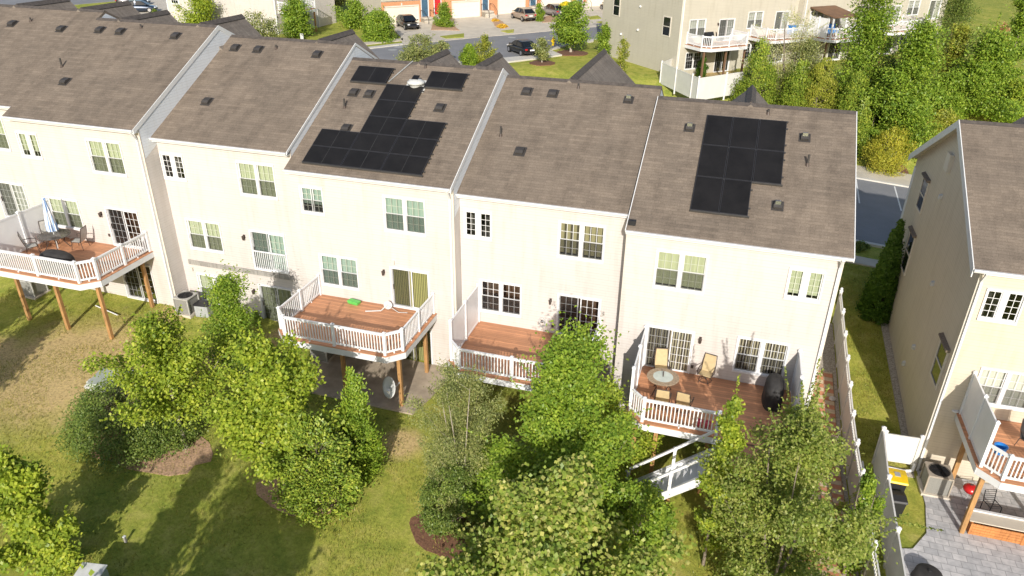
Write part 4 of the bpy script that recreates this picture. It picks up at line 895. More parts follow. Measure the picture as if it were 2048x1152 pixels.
lu = thing('drain_pipe', G3(26.3, .15, .05), 0, 'white drain pipe on the ground at the foot of the gate panel', 'pipe'); MB().path([(.5, .2, .3), (.45, .05, .06), (.1, -.1, .06), (-.7, -.05, .06)], .06, 8).build('pipe', M['white'], lu)
# white yard fence of the beige end house behind
fz = 2.6
P1 = onZ(1320, 167, fz); P2 = onZ(1393, 202, fz); P3 = onZ(1472, 189, fz); P4 = onZ(1500, 184, fz)
PA = onZ(1349, 150, 2.8)
zback = lambda a, b: fz
mid = [tuple((P1+(P2-P1)*t)[:2]) for t in (0, .42, .84, 1)]
fence([tuple(PA[:2])]+mid+[tuple((P2+(P4-P2)*t)[:2]) for t in (.5, 1)], 'white fence round the yard of the beige end house behind', 1.95, False, .03, False, zfun=zback)
# decks behind
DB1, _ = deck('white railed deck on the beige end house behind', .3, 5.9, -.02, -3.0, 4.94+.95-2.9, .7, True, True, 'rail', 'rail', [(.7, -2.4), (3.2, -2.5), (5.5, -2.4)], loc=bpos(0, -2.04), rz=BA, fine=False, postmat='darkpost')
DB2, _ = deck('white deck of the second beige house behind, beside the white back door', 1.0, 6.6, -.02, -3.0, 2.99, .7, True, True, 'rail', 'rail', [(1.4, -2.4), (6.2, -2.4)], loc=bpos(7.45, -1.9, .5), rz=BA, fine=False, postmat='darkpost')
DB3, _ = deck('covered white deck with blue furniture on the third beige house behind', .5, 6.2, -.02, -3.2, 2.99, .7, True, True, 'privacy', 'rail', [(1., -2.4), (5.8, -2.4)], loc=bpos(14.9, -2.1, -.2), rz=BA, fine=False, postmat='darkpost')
o = MB(); o.prism([(.4, -.05, 5.6), (.4, -3.3, 5.0), (.4, -3.3, 5.1), (.4, -.05, 5.72)], (3.4, 0, 0)); o.build('canopy_roof', M['darkpost'], DB3)
for x in (.55, 3.6): MB().box(x-.06, x+.06, -3.15, -3.03, 2.99, 5.05).build('canopy_post', M['white'], DB3)
DB4, _ = deck('white railed deck below the bay window of the beige house behind', .8, 6.6, -.02, -3.2, 2.99, .7, True, True, 'rail', 'rail', [(1.2, -2.6), (6.2, -2.6)], loc=bpos(22.35, -1.8, -.5), rz=BA, fine=False)
def bthing(i, u, y, z): dd = (0, .5, -.2, -.5, .3)[i]; dz = (0, .3, .1, .3, .5)[i]; return bpos(i*7.45+u, dz+z, dd+y)
chair(bthing(0, 3.0, -1.6, .96), BA+R_(60), 'dark chair on the white railed deck of the beige end house behind', mat='cover', swivel=False); 
gr = thing('gas_grill', bthing(0, 2.2, -1.0, .96), BA, 'black grill on the deck of the beige end house behind', 'grill'); MB().box(-.35, .35, -.25, .25, .1, .8).build('cart', M['black'], gr); MB().prism([(-.4, -.28, .8), (-.4, .28, .8), (-.4, .25, 1.05), (-.4, -.1, 1.12)], (.8, 0, 0)).build('hood', M['black'], gr)
bl = thing('deck_bin', bthing(1, 5.3, -1.4, .96), BA, 'blue box on the deck beside the white back door behind', 'box'); MB().box(-.4, .4, -.3, .3, 0, .75).build('body', M['blue'], bl, bevel=.04); MB().box(-.43, .43, -.33, .33, .75, .82).build('lid', M['blue'], bl)
bl = thing('blue_sofa', bthing(2, 2.6, -1.2, .96), BA, 'blue outdoor sofa under the canopy of the covered deck behind', 'sofa'); MB().box(-.8, .8, -.35, .35, .1, .45).build('seat', M['blue'], bl, bevel=.05); MB().box(-.8, .8, .25, .45, .45, .95).build('backrest', M['blue'], bl, bevel=.05)
# bay window on the fourth beige house
b = MB((0, 0, B_)); b.prism([(.3, 0, 1.3), (.9, -.7, 1.3), (2.5, -.7, 1.3), (3.1, 0, 1.3)], (0, 0, 1.9)); bay = b.build('bay_window', M['siding_beige'], BH[3])
MB((0, 0, B_)).prism([(.2, 0, 1.0), (.85, -.8, 1.25), (2.55, -.8, 1.25), (3.2, 0, 1.0)], (0, 0, .06)).build('bay_base', M['ridge'], bay)
for x in (1.25, 2.15): MB((0, 0, B_)).box(x-.4, x+.4, -.73, -.701, 1.5, 3.0).build('bay_frame', M['white'], bay); MB((0, 0, B_)).box(x-.33, x+.33, -.745, -.731, 1.57, 2.93).build('bay_glass', M['car_glass'], bay)
# ------------------------------------------------------------------ ground and paved surfaces
def ground_mat():
    m, nt, b = newmat('lawn_ground'); v = coords(nt, jit=False)
    big = noise(nt, v, .22, 5, .6); med = noise(nt, v, 1.3, 6, .65); fine = noise(nt, v, 9, 5, .7); vf = noise(nt, v, 45, 3, .7)
    def blob(c, r, soft=.5):
        d = N(nt, 'ShaderNodeVectorMath', operation='DISTANCE'); L(nt, v, d.inputs[0]); d.inputs[1].default_value = c
        wob = N(nt, 'ShaderNodeMath', operation='MULTIPLY_ADD'); L(nt, med, wob.inputs[0]); wob.inputs[1].default_value = r*.9; L(nt, d.outputs['Value'], wob.inputs[2])
        mr = N(nt, 'ShaderNodeMapRange'); mr.inputs[1].default_value = r*1.45; mr.inputs[2].default_value = r*(1.45-soft); L(nt, wob.outputs[0], mr.inputs[0]); return mr.outputs[0]
    def mx(a, c): n = N(nt, 'ShaderNodeMath', operation='MAXIMUM'); L(nt, a, n.inputs[0]); L(nt, c, n.inputs[1]); return n.outputs[0]
    g = ramp(nt, med, [(.28, (.20, .25, .05)), (.5, (.33, .345, .075)), (.72, (.47, .42, .14))]).outputs[0]
    g = mixc(nt, 1, g, ramp(nt, big, [(.3, (.8, .88, .8)), (.7, (1.2, 1.12, 1.05))]).outputs[0], 'MULTIPLY')
    dry = blob((-9.0, -6.2, -1.2), 4.9); dry = mx(dry, blob((-6, -5.4, -1.2), 2.2)); dry = mx(dry, blob((-13, -7, -1.2), 2.4)); dry = mx(dry, blob((-3, -3, -1.4), 1.3)); dry = mx(dry, blob((17.5, -9, -3.0), 1.8)); dry = mx(dry, blob((6.9, -5.5, -2.1), 1.1))
    dry = mx(dry, blob((-7.6, -1.3, -.9), 1.2)); dry = mx(dry, blob((-1.6, -.6, -1.5), 1.0)); dry = mx(dry, blob((15, 49, 3), 3.0))
    dc = ramp(nt, fine, [(.3, (.44, .31, .145)), (.55, (.60, .44, .24)), (.75, (.40, .33, .12))]).outputs[0]
    dm = N(nt, 'ShaderNodeMath', operation='MULTIPLY'); L(nt, dry, dm.inputs[0]); dm.inputs[1].default_value = .95
    c = mixc(nt, dm.outputs[0], g, dc)
    c = mixc(nt, 1, c, ramp(nt, fine, [(.25, (.62, .65, .6)), (.75, (1.30, 1.27, 1.2))]).outputs[0], 'MULTIPLY')
    c = mixc(nt, 1, c, ramp(nt, vf, [(.25, (.7, .72, .7)), (.75, (1.25, 1.25, 1.2))]).outputs[0], 'MULTIPLY')
    L(nt, c, b.inputs['Base Color']); b.inputs['Roughness'].default_value = .95; b.inputs['Specular IOR Level'].default_value = .1
    bump(nt, b, mixc(nt, .5, fine, vf), .7, .05); return m
M['lawn'] = ground_mat()
def grid_axis(parts):
    out = []
    for a, b, s in parts: out += list(np.arange(a, b, s))
    return np.array(out+[parts[-1][1]])
xs = grid_axis([(-420, -100, 20), (-100, -40, 3), (-40, 45, .8), (45, 110, 3), (110, 420, 20)]); ys_ = grid_axis([(-160, -30, 8), (-30, 70, .8), (70, 130, 3), (130, 520, 20)])
X, Y = np.meshgrid(xs, ys_); Z = gz(X, Y); nx, ny = len(xs), len(ys_)
vs = np.stack([X, Y, Z], -1).reshape(-1, 3); ii = (np.arange(ny-1)[:, None]*nx+np.arange(nx-1)[None]).reshape(-1)
fs = np.stack([ii, ii+1, ii+nx+1, ii+nx], -1)
def fast_mesh(name, verts, faces, mat, parent=None, smooth_=False):
    me = bpy.data.meshes.new(name); k = faces.shape[1]
    me.vertices.add(len(verts)); me.vertices.foreach_set('co', np.ascontiguousarray(verts, np.float32).ravel())
    me.loops.add(faces.size); me.loops.foreach_set('vertex_index', np.ascontiguousarray(faces, np.int32).ravel())
    me.polygons.add(len(faces)); me.polygons.foreach_set('loop_start', np.arange(0, faces.size, k, dtype=np.int32))
    if smooth_: me.polygons.foreach_set('use_smooth', np.ones(len(faces), bool))
    me.update(calc_edges=True); me.validate()
    if mat: me.materials.append(mat)
    o = bpy.data.objects.new(name, me); COL.objects.link(o); o.parent = parent; return o
tag(fast_mesh('ground', vs, fs, M['lawn'], smooth_=True), kind='structure')
def drape(name, pts, off, mat, step=1., kind='structure', thick=.15):
    bm = bmesh.new(); f = bm.faces.new([bm.verts.new((p[0], p[1], 0)) for p in pts])
    lo = [min(p[i] for p in pts) for i in (0, 1)]; hi = [max(p[i] for p in pts) for i in (0, 1)]
    for i in (0, 1):
        c = lo[i]+step
        while c < hi[i]:
            no = [0, 0, 0]; no[i] = 1; co = [0, 0, 0]; co[i] = c
            bmesh.ops.bisect_plane(bm, geom=bm.verts[:]+bm.edges[:]+bm.faces[:], plane_co=co, plane_no=no); c += step
    r = bmesh.ops.extrude_face_region(bm, geom=bm.faces[:]); top = {v for v in r['geom'] if isinstance(v, bmesh.types.BMVert)}
    for v in bm.verts: v.co.z = float(gz(v.co.x, v.co.y))+(off if v in top else off-thick)
    bmesh.ops.recalc_face_normals(bm, faces=bm.faces)
    me = bpy.data.meshes.new(name); bm.to_mesh(me); bm.free(); me.materials.append(mat); o = bpy.data.objects.new(name, me); COL.objects.link(o)
    return tag(o, kind=kind)
def pxpoly(l): return [tuple(onG(*q)[:2]) for q in l]
def asphalt():
    m, nt, b = newmat('asphalt'); v = coords(nt); n1 = noise(nt, v, .35, 5); n2 = noise(nt, v, 30, 3, .7)
    c = ramp(nt, n1, [(.3, (.19, .19, .197)), (.7, (.24, .24, .247))]).outputs[0]
    c = mixc(nt, 1, c, ramp(nt, n2, [(.3, (.8, .8, .8)), (.7, (1.2, 1.2, 1.2))]).outputs[0], 'MULTIPLY')
    L(nt, c, b.inputs['Base Color']); b.inputs['Roughness'].default_value = .9; bump(nt, b, n2, .3, .01); return m
M['asphalt'] = asphalt()
def paver(name, c1, c2, mort, w, h, ms=.02, rot=0., bias=0.):
    m, nt, b = newmat(name); v = coords(nt, rot=(0, 0, rot)); br = N(nt, 'ShaderNodeTexBrick'); L(nt, v, br.inputs['Vector']); br.inputs['Scale'].default_value = 1
    br.inputs['Brick Width'].default_value = w; br.inputs['Row Height'].default_value = h; br.inputs['Mortar Size'].default_value = ms; br.inputs['Bias'].default_value = bias
    br.inputs['Color1'].default_value = (*c1, 1); br.inputs['Color2'].default_value = (*c2, 1); br.inputs['Mortar'].default_value = (*mort, 1)
    n = noise(nt, v, 4, 5); c = mixc(nt, 1, br.outputs[0], ramp(nt, n, [(.3, (.78, .78, .78)), (.7, (1.18, 1.16, 1.14))]).outputs[0], 'MULTIPLY')
    L(nt, c, b.inputs['Base Color']); b.inputs['Roughness'].default_value = .8; bump(nt, b, br.outputs[1], -.3, .01); return m
M['paver_grey'] = paver('grey_slate_pavers', (.42, .42, .43), (.54, .53, .53), (.28, .28, .28), .46, .31, .012)
M['paver_red'] = paver('red_checker_pavers', (.46, .19, .11), (.52, .40, .27), (.3, .18, .12), .40, .30, .010)
def checker(name, c1, c2, w, h):
    m, nt, b = newmat(name); v = coords(nt, scale=(1/w, 1/h, 0), jit=False); ck = N(nt, 'ShaderNodeTexChecker'); ck.inputs['Scale'].default_value = 1; L(nt, v, ck.inputs['Vector'])
    ck.inputs['Color1'].default_value = (*c1, 1); ck.inputs['Color2'].default_value = (*c2, 1); o = coords(nt, jit=False)
    c = mixc(nt, 1, ck.outputs[0], ramp(nt, noise(nt, o, 5, 5), [(.3, (.8, .78, .76)), (.7, (1.15, 1.13, 1.1))]).outputs[0], 'MULTIPLY')
    br = N(nt, 'ShaderNodeTexBrick'); L(nt, v, br.inputs['Vector']); br.offset = 0; br.inputs['Scale'].default_value = 1; br.inputs['Brick Width'].default_value = 1; br.inputs['Row Height'].default_value = 1; br.inputs['Mortar Size'].default_value = .03
    br.inputs['Color1'].default_value = br.inputs['Color2'].default_value = (1, 1, 1, 1); br.inputs['Mortar'].default_value = (.6, .57, .54, 1)
    L(nt, mixc(nt, 1, c, br.outputs[0], 'MULTIPLY'), b.inputs['Base Color']); b.inputs['Roughness'].default_value = .8; return m
M['checker'] = checker('red_cream_checker_pavers', (.56, .25, .14), (.60, .49, .33), .42, .27)
M['mulch'] = plain('bark_mulch', (.17, .085, .05), .95, .45, 14, bmp=.8, bscale=40)
M['mulch_dry'] = plain('dry_mulch', (.42, .27, .17), .95, .4, 12, bmp=.8, bscale=40)
M['gravel'] = plain('edging_stones', (.38, .34, .28), .9, .45, 14, bmp=.9, bscale=22)
drape('patio', [(.55, -.06), (7.15, -.06), (6.9, -2.3), (6.6, -3.75), (.75, -3.75)], .07, plain('worn_concrete', (.40, .33, .25), .9, .3, 1.1, bmp=.3))
drape('paved_yard', [(26.95, .4), (26.95, -1.6), (26.72, -3.2), (26.1, -4.2), (25.15, -4.5), (25.0, -11), (37, -11), (37, .4)], .055, M['paver_grey'])
drape('tiled_path', [(22.33, 5.5), (22.33, -5), (22.5, -8), (24.0, -8), (23.95, 0), (23.95, 5.5)], .05, M['checker'], .6)
drape('gravel_strip', [(23.97, 5.5), (23.97, 0), (24.02, -8), (24.13, -8), (24.13, 9.5), (23.0, 9.5), (23.0, 5.52)], .035, M['gravel'], .8)
drape('stone_edging', [(26.52, 11.8), (26.86, 11.8), (26.86, .6), (26.6, .6)], .06, M['gravel'], .6)
drape('stone_edging', [(25.5, .28), (26.8, .28), (26.8, -.1), (25.5, -.15)], .05, M['gravel'], .6)
# street in front of the row, pavements and kerbs
drape('street', [(-70, 19.8), (70, 19.8), (70, 32.9), (-70, 32.9)], .05, M['asphalt'], 2)
drape('pavement', [(-70, 33.2), (70, 33.2), (70, 36.3), (-70, 36.3)], .14, M['concrete'], 2); drape('kerb', [(-70, 32.9), (70, 32.9), (70, 33.2), (-70, 33.2)], .15, M['kerb'], 2)
drape('kerb', [(-70, 19.5), (70, 19.5), (70, 19.8), (-70, 19.8)], .15, M['kerb'], 2); drape('pavement', [(-70, 16.2), (70, 16.2), (70, 17.3), (-70, 17.3)], .09, M['concrete'], 2)
for i in range(5):
    x = 30.1-i*2.75; drape('parking_line', [(x-.05, 32.6), (x+.05, 32.6), (x-.25, 27.2), (x-.35, 27.2)], .06, M['white'], 2, thick=.03)
drape('street', pxpoly([(500, 122), (760, 96), (886, 83), (980, 74), (1060, 67), (1113, 62), (1222, 52), (1330, 42), (1330, 62), (1187, 80), (1125, 91), (1098, 102), (1074, 112), (1007, 118), (900, 128), (740, 145), (500, 175)]), .06, M['asphalt'], 2)
drape('pavement', pxpoly([(1007, 118), (1074, 112), (1098, 102), (1125, 91), (1187, 80), (1187, 84), (1132, 94), (1100, 102), (1124, 112), (1074, 119), (1008, 127), (900, 138), (900, 128)]), .15, M['kerb'], 1)
drape('driveway', pxpoly([(765, 52), (845, 45), (905, 38), (962, 34), (998, 29), (1056, 23.5), (1150, 17), (1240, 10), (1300, 5), (1300, 45), (1222, 52), (1113, 62), (1060, 67), (980, 74), (886, 83), (806, 91), (801, 75), (788, 60)]), .1, M['concrete'], 2)
drape('pavement', pxpoly([(560, 108), (806, 82), (806, 78), (730, 86), (560, 104)]), .1, M['concrete'], 2); drape('kerb', pxpoly([(500, 121), (806, 91.5), (806, 88.5), (500, 117)]), .16, M['kerb'], 2)
for q in ([(880, 75), (928, 69), (928, 77), (892, 79)], [(1001, 64), (1028, 61), (1027, 67), (1016, 68)], [(1192, 46), (1216, 43), (1216, 47), (1204, 49)], [(1098, 55), (1113, 52), (1113, 57), (1105, 57)], [(1175, 36), (1195, 33), (1203, 39), (1180, 41)]): drape('grass_verge', pxpoly(q), .16, M['lawn'], 2)
for q in ([(862, 62), (890, 62), (920, 63), (905, 52), (872, 42), (866, 46)], [(990, 55), (1015, 57), (1006, 46), (990, 36), (984, 40)], [(1085, 47), (1112, 45), (1125, 42), (1100, 33), (1078, 38)]): drape('flower_bed', pxpoly(q), .15, M['mulch_dry'], 2)
drape('street', pxpoly([(-100, 24), (100, 14), (262, 0), (420, -40), (-100, -40)]), .06, M['asphalt'], 4)
drape('driveway', pxpoly([(230, 20), (262, 3), (345, -8), (345, 40), (300, 60)]), .09, M['concrete'], 3)

# ------------------------------------------------------------------ far garages and other houses
def far_unit(pl, pr, gpx, dpx, dcol, label, flip=False):
    A = onG(*pl); Bp = onG(*pr); d = Bp-A; W = math.hypot(d[0], d[1]); rz = math.atan2(d[1], d[0]); zb = min(A[2], Bp[2])
    root = thing('garage_house', (A[0], A[1], zb), rz, label, 'house', 'houses with front garages')
    U = lambda px: (px-pl[0])/(pr[0]-pl[0])*W
    g0, g1 = U(gpx[0]), U(gpx[1]); d0, d1 = U(dpx[0]), U(dpx[1])
    w = MB(); hs = [(g0, g1, 0, 2.25), (d0, d1, .85, 3.0)]; wall_front(w, 0.01, W-.01, -.5, 2.9, hs); bw = w.build('brick_front', M['brick'], root, fix=False)
    w = MB(); wall_front(w, 0.01, W-.01, 2.9, 8.6, [h for h in [(d0, d1, 2.9, 3.0)]]); 
    w.add([(.01, 0, -.5), (.01, 11, -.5), (.01, 11, 8.6), (.01, 5.5, 11.2), (.01, 0, 8.6)], [(0, 1, 2, 3, 4)]); w.add([(W-.01, 0, -.5), (W-.01, 11, -.5), (W-.01, 11, 8.6), (W-.01, 5.5, 11.2), (W-.01, 0, 8.6)], [(0, 1, 2, 3, 4)])
    w.quad((.01, 11, -.5), (W-.01, 11, -.5), (W-.01, 11, 8.6), (.01, 11, 8.6)); w.build('wall', M['siding_beige'], root, fix=False)
    r = MB(); r.prism([(0, -.3, 8.5), (0, 5.5, 11.35), (0, 11.3, 8.5), (0, 11.3, 8.38), (0, 5.5, 11.2), (0, -.3, 8.38)], (W, 0, 0)); r.build('roof', M['roof'], root)
    gm = MB(); gm.box(g0, g1, .08, .12, -.02, 2.25)
    for i in range(1, 4): gm.box(g0+.05, g1-.05, .065, .08, i*.56-.015, i*.56+.015)
    gd = gm.build('garage_door', M['garage'], root)
    f = MB(); f.box(g0-.12, g0, -.03, .1, 0, 2.25); f.box(g1, g1+.12, -.03, .1, 0, 2.25); f.box(g0-.12, g1+.12, -.03, .1, 2.25, 2.42); f.box((g0+g1)/2-.09, (g0+g1)/2+.09, -.05, 0, 2.42, 2.72); f.build('garage_trim', M['trimcream'], root)
    dm = MB(); dm.box(d0, d1, .06, .1, .85, 3.0); do = dm.build('front_door', M[dcol], root)
    f = MB(); f.box(d0-.1, d0, -.03, .1, .85, 3.0); f.box(d1, d1+.1, -.03, .1, .85, 3.0); f.box(d0-.1, d1+.1, -.03, .1, 3.0, 3.12); f.build('door_trim', M['white'], do); MB().box(d1-.15, d1-.1, .03, .06, 1.8, 1.95).build('handle', M['bronze'], do)
    s = MB()
    for i in range(5): s.box(d0-.2, d1+.25, -1.2-.3*i, -.9-.3*i if i else -.02, -.2, .85-.17*(i+1)+.02)
    s.box(d0-.2, d1+.25, -1.2, -.02, -.2, .84); s.build('front_steps', M['concrete'], root)
    hr_ = MB()
    for x in (d0-.18, d1+.23):
        hr_.path([(x, -.1, .85), (x, -.1, 1.7), (x, -1.1, 1.7), (x, -2.3, .95), (x, -2.3, .1)], .03)
    hr_.build('handrail', M['black'], root)
    for c in (W*.3, W*.7):
        for z in (3.7, 6.4):
            o = MB().box(c-.6, c+.6, -.04, 0, z, z+1.5).build('window', M['white'], root); MB().box(c-.52, c+.52, -.055, -.041, z+.08, z+1.42).build('glass', M['car_glass'], o)
    return root
far_unit((765, 53), (863, 42.5), (772, 837), (844, 857), 'door_blue', 'house with orange brick around its cream garage, dark blue door, black car in front')
far_unit((863, 42.5), (963, 33.7), (905, 959), (870, 882), 'door_red', 'house with the red front door beside an empty driveway')
far_unit((963, 33.7), (1056, 24.5), (996, 1049), (965, 976), 'door_blue', 'house with cream garage behind the champagne car, orange plants beside')
far_unit((1056, 24.5), (1150, 17), (1082, 1141), (1060, 1071), 'door_blue', 'house with cream garage behind the grey car')
far_unit((1150, 17), (1250, 9.5), (1173, 1226), (1154, 1164), 'door_blue', 'house with cream garage, rightmost of its row, tan car in front')
def plain_house(pl, pr, depth, label, h=8.5, winpx=(), sid='siding', name='side_house'):
    A = onG(*pl); Bp = onG(*pr); d = Bp-A; W = math.hypot(d[0], d[1]); rz = math.atan2(d[1], d[0]); zb = min(A[2], Bp[2])
    root = thing(name, (A[0], A[1], zb), rz, label, 'house'); w = MB()
    w.quad((0, 0, -1), (W, 0, -1), (W, 0, h), (0, 0, h)); w.quad((0, depth, -1), (W, depth, -1), (W, depth, h), (0, depth, h))
    w.add([(0, 0, -1), (0, depth, -1), (0, depth, h), (0, depth/2, h+depth*.25), (0, 0, h)], [(0, 1, 2, 3, 4)]); w.add([(W, 0, -1), (W, depth, -1), (W, depth, h), (W, depth/2, h+depth*.25), (W, 0, h)], [(0, 1, 2, 3, 4)])
    w.build('wall', M[sid], root, fix=False)
    MB().prism([(-.3, -.35, h-.1), (-.3, depth/2, h+depth*.25+.1), (-.3, depth+.35, h-.1), (-.3, depth+.35, h-.22), (-.3, depth/2, h+depth*.25-.03), (-.3, -.35, h-.22)], (W+.6, 0, 0)).build('roof', M['roof'], root)
    for u in (0, W): MB().box(u-.06, u+.06, -.03, .06, -1, h).build('corner_board', M['white'], root)
    for (px_, z, wd, hh) in winpx:
        u = (px_-pl[0])/(pr[0]-pl[0])*W
        o = MB().box(u-wd/2-.15, u+wd/2+.15, -.05, 0, z-.15, z+hh+.15).build('window', M['white'], root); MB().box(u-wd/2, u+wd/2, -.07, -.051, z, z+hh).build('glass', M['car_glass'], o)
        mg = MB()
        for i in (1, 2): mg.box(u-wd/2+wd*i/3-.02, u-wd/2+wd*i/3+.02, -.08, -.071, z, z+hh)
        for i in (1, 2, 3): mg.box(u-wd/2, u+wd/2, -.079, -.0715, z+hh*i/4-.02, z+hh*i/4+.02)
        mg.build('muntin_grid', M['white'], o)
    return root, A, rz, W, zb
PH, A_, rz_, W_, zb_ = plain_house((342, 47), (557, 69.5), 11, 'pale cream house side behind the left roofs, top left of the photo', winpx=((360, 2.6, 1.1, 1.5), (468, 4.6, 1.3, 1.3), (468, 1.6, .0001, .0001))[:2])
c, s = math.cos(rz_), math.sin(rz_)
DA, _ = deck('white deck at the corner of the pale cream house, top left', .4, 4.6, -.02, -2.4, 2.7, .5, False, False, 'rail', 'rail', [(.7, -2.2), (4.3, -2.2)], loc=(A_[0]+W_*c, A_[1]+W_*s, zb_), rz=rz_+math.pi/2, fine=False)
f1 = onG(638.6, 54); f2 = onG(600, 46)
fence([tuple(f1[:2]), tuple(((f1+f2)/2)[:2]), tuple(f2[:2])], 'white fence panels by the pale cream house, top left', 2.1, False, .05, False)

# ------------------------------------------------------------------ vehicles
def car(loc, az, label, paint_, kind='sedan', Ln=4.6, Wd=1.85):
    r = thing('parked_car', loc, math.pi/2-az, label, 'car', 'parked cars'); H = {'sedan': 1.45, 'suv': 1.60}[kind]; a = Ln/2; w = Wd/2
    belt = .92 if kind == 'sedan' else 1.0
    # stations along x: (x, z_bottom, z_top, half width)
    st_ = [(-a, .42, .82*belt/.92, w*.80), (-a+.12, .28, belt*1.0, w*.92), (-a+.7, .24, belt*1.02, w), (-.6, .22, belt*.99, w), (.5, .22, belt*.97, w), (a-1.0, .24, belt*.9, w), (a-.35, .26, belt*.8, w*.95), (a-.05, .34, belt*.66, w*.8), (a, .42, belt*.55, w*.7)]
    m = MB(); rows = []
    for x, z0, z1, ww in st_: rows += [[(x, -ww*.9, z0), (x, -ww, z0+.16), (x, -ww*.985, (z0+z1)/2+.08), (x, -ww*.9, z1-.03), (x, -ww*.7, z1), (x, 0, z1+.025), (x, ww*.7, z1), (x, ww*.9, z1-.03), (x, ww*.985, (z0+z1)/2+.08), (x, ww, z0+.16), (x, ww*.9, z0)]]
    k = 11; m.add([p for q in rows for p in q], [(i*k+j, i*k+(j+1) % k, (i+1)*k+(j+1) % k, (i+1)*k+j) for i in range(len(rows)-1) for j in range(k)]+[tuple(range(k)), tuple(range((len(rows)-1)*k+k-1, (len(rows)-1)*k-1, -1))])
    b = m.build('body', M[paint_], r, smooth_=True); b.modifiers.new('sub', 'SUBSURF').render_levels = 1
    # cabin
    if kind == 'sedan': cab = [(-a+.55, belt-.02), (-a+1.25, H-.06), (-.2, H), (.35, H-.05), (1.25, belt-.03)]
    else: cab = [(-a+.22, belt-.02), (-a+.95, H-.10), (-.35, H), (.40, H-.05), (1.35, belt-.03)]
    def cab_pts(s, inset, grow=0.): return [(x, s*(w*(.93 if i in (0, 4) else .70)+grow), z) for i, (x, z) in enumerate(cab)]
    c_ = MB(); Lp, Rp = cab_pts(-1, 0), cab_pts(1, 0); c_.add(Lp+Rp, [(0, 1, 2, 3, 4), (9, 8, 7, 6, 5)]+[(i, 5+i, 6+i, 1+i) for i in range(4)]+[(4, 9, 5, 0)])
    c_.build('cabin', M[paint_], r, bevel=.05)
    g = MB()
    def lerp(p, q, t): return tuple(p[i]+(q[i]-p[i])*t for i in range(3))
    def pane(p0, p1, p2, p3, s=.09, out=(0, 0, 0)):
        c0 = [sum(v[i] for v in (p0, p1, p2, p3))/4 for i in range(3)]; g.quad(*[tuple(lerp(p, c0, s)[i]+out[i] for i in range(3)) for p in (p0, p1, p2, p3)])
    pane(Lp[3], Rp[3], Rp[4], Lp[4], .12, (.02, 0, .02)); pane(Lp[0], Rp[0], Rp[1], Lp[1], .12, (-.02, 0, .02))
    for P_, s in ((Lp, -1), (Rp, 1)):
        mid_t = lerp(P_[2], P_[3], .0); mid_b = lerp(P_[0], P_[4], .5)
        pane(P_[0], mid_b, mid_t, P_[1], .12, (0, s*.015, .01)); pane(mid_b, P_[4], P_[3], mid_t, .12, (0, s*.015, .01))
    g.build('window_glass', M['car_glass'], r)
    for x in (-a+.85, a-.9):
        for s in (-1, 1):
            y = s*(w-.1); o = MB().tube((x, y-.11*1, .33), (x, y+.11, .33), .33, n=18).build('wheel', M['tyre'], r); yy = y+s*.112
            MB().tube((x, yy-.004, .33), (x, yy+.004, .33), .215, n=16).build('rim', M['rim'], o)
    for s in (-1, 1):
        MB().box(-a-.01, -a+.16, s*(w*.58), s*(w*.86), belt*.74, belt*.9).build('tail_light', M['tail'], r, bevel=.02); MB().box(a-.26, a-.05, s*(w*.5), s*(w*.80), belt*.62, belt*.74).build('headlight', M['head'], r, bevel=.02)
        MB().box(.95, 1.12, s*w*.98, s*(w*.98+.18), belt-.02, belt+.13).build('mirror', M[paint_], r, bevel=.03)
    MB().box(-a-.02, -a+.05, -.26, .26, belt*.66, belt*.66+.14).build('number_plate', M['plate'], r); MB().box(-a-.005, -a+.2, -w*.78, w*.78, .34, .5).build('bumper', M['black'], r, bevel=.03); MB().box(a-.15, a+.015, -w*.5, w*.5, .36, .56).build('grille', M['black'], r, bevel=.02)
    return r
AZ = R_(-44)
def put(rl, fl, label, pnt, kind, rear=True, az=AZ, Wd=1.85, Ln=4.6):
    """rl: pixel of the near rear (or front) wheel foot, used once to find where the car stands"""
    p = onG(*rl); f = np.array([math.sin(az), math.cos(az)]); rt = np.array([math.cos(az), -math.sin(az)])
    c_ = p[:2]+f*(Ln/2-.85)+rt*(Wd/2-.1); 
    if not rear: az = az+math.pi
    return car((c_[0], c_[1], float(gz(c_[0], c_[1]))+.08), az, label, pnt, kind, Ln, Wd)
put((1043, 114), None, 'black sedan parked at the kerb by the yellow hydrant', 'car_black', 'sedan'); put((811, 62), None, 'black car facing out of the driveway before the blue door house', 'car_black', 'suv', rear=False)
put((1045, 45), None, 'champagne car parked nose in before a cream garage', 'car_beige', 'suv'); put((1107, 37), None, 'grey car parked nose in behind the leafy street tree', 'car_grey', 'suv'); put((1226, 26), None, 'tan car cut off by the beige wall corner', 'car_tan', 'sedan')
put((262, 24), None, 'dark blue car behind the left roof gable, top left', 'car_navy', 'suv', az=R_(60)); put((250, 10), None, 'dark car behind the blue one, top left', 'car_black', 'sedan', az=R_(60))
hy = onG(1106, 91.5); h = thing('fire_hydrant', hy, 0, 'yellow fire hydrant on the grass by the street', 'hydrant'); MB().lathe([(.16, 0), (.16, .05), (.11, .06), (.11, .5), (.15, .52), (.15, .56), (.11, .6), (.06, .72), (.03, .78), (0, .78)], 12).build('barrel', M['yellow'], h)
MB().tube((-.2, 0, .4), (.2, 0, .4), .055).build('side_outlet', M['yellow'], h); MB().tube((0, -.2, .38), (0, 0, .38), .07).build('front_outlet', M['yellow'], h); h.scale = (1.25, 1.25, 1.25)
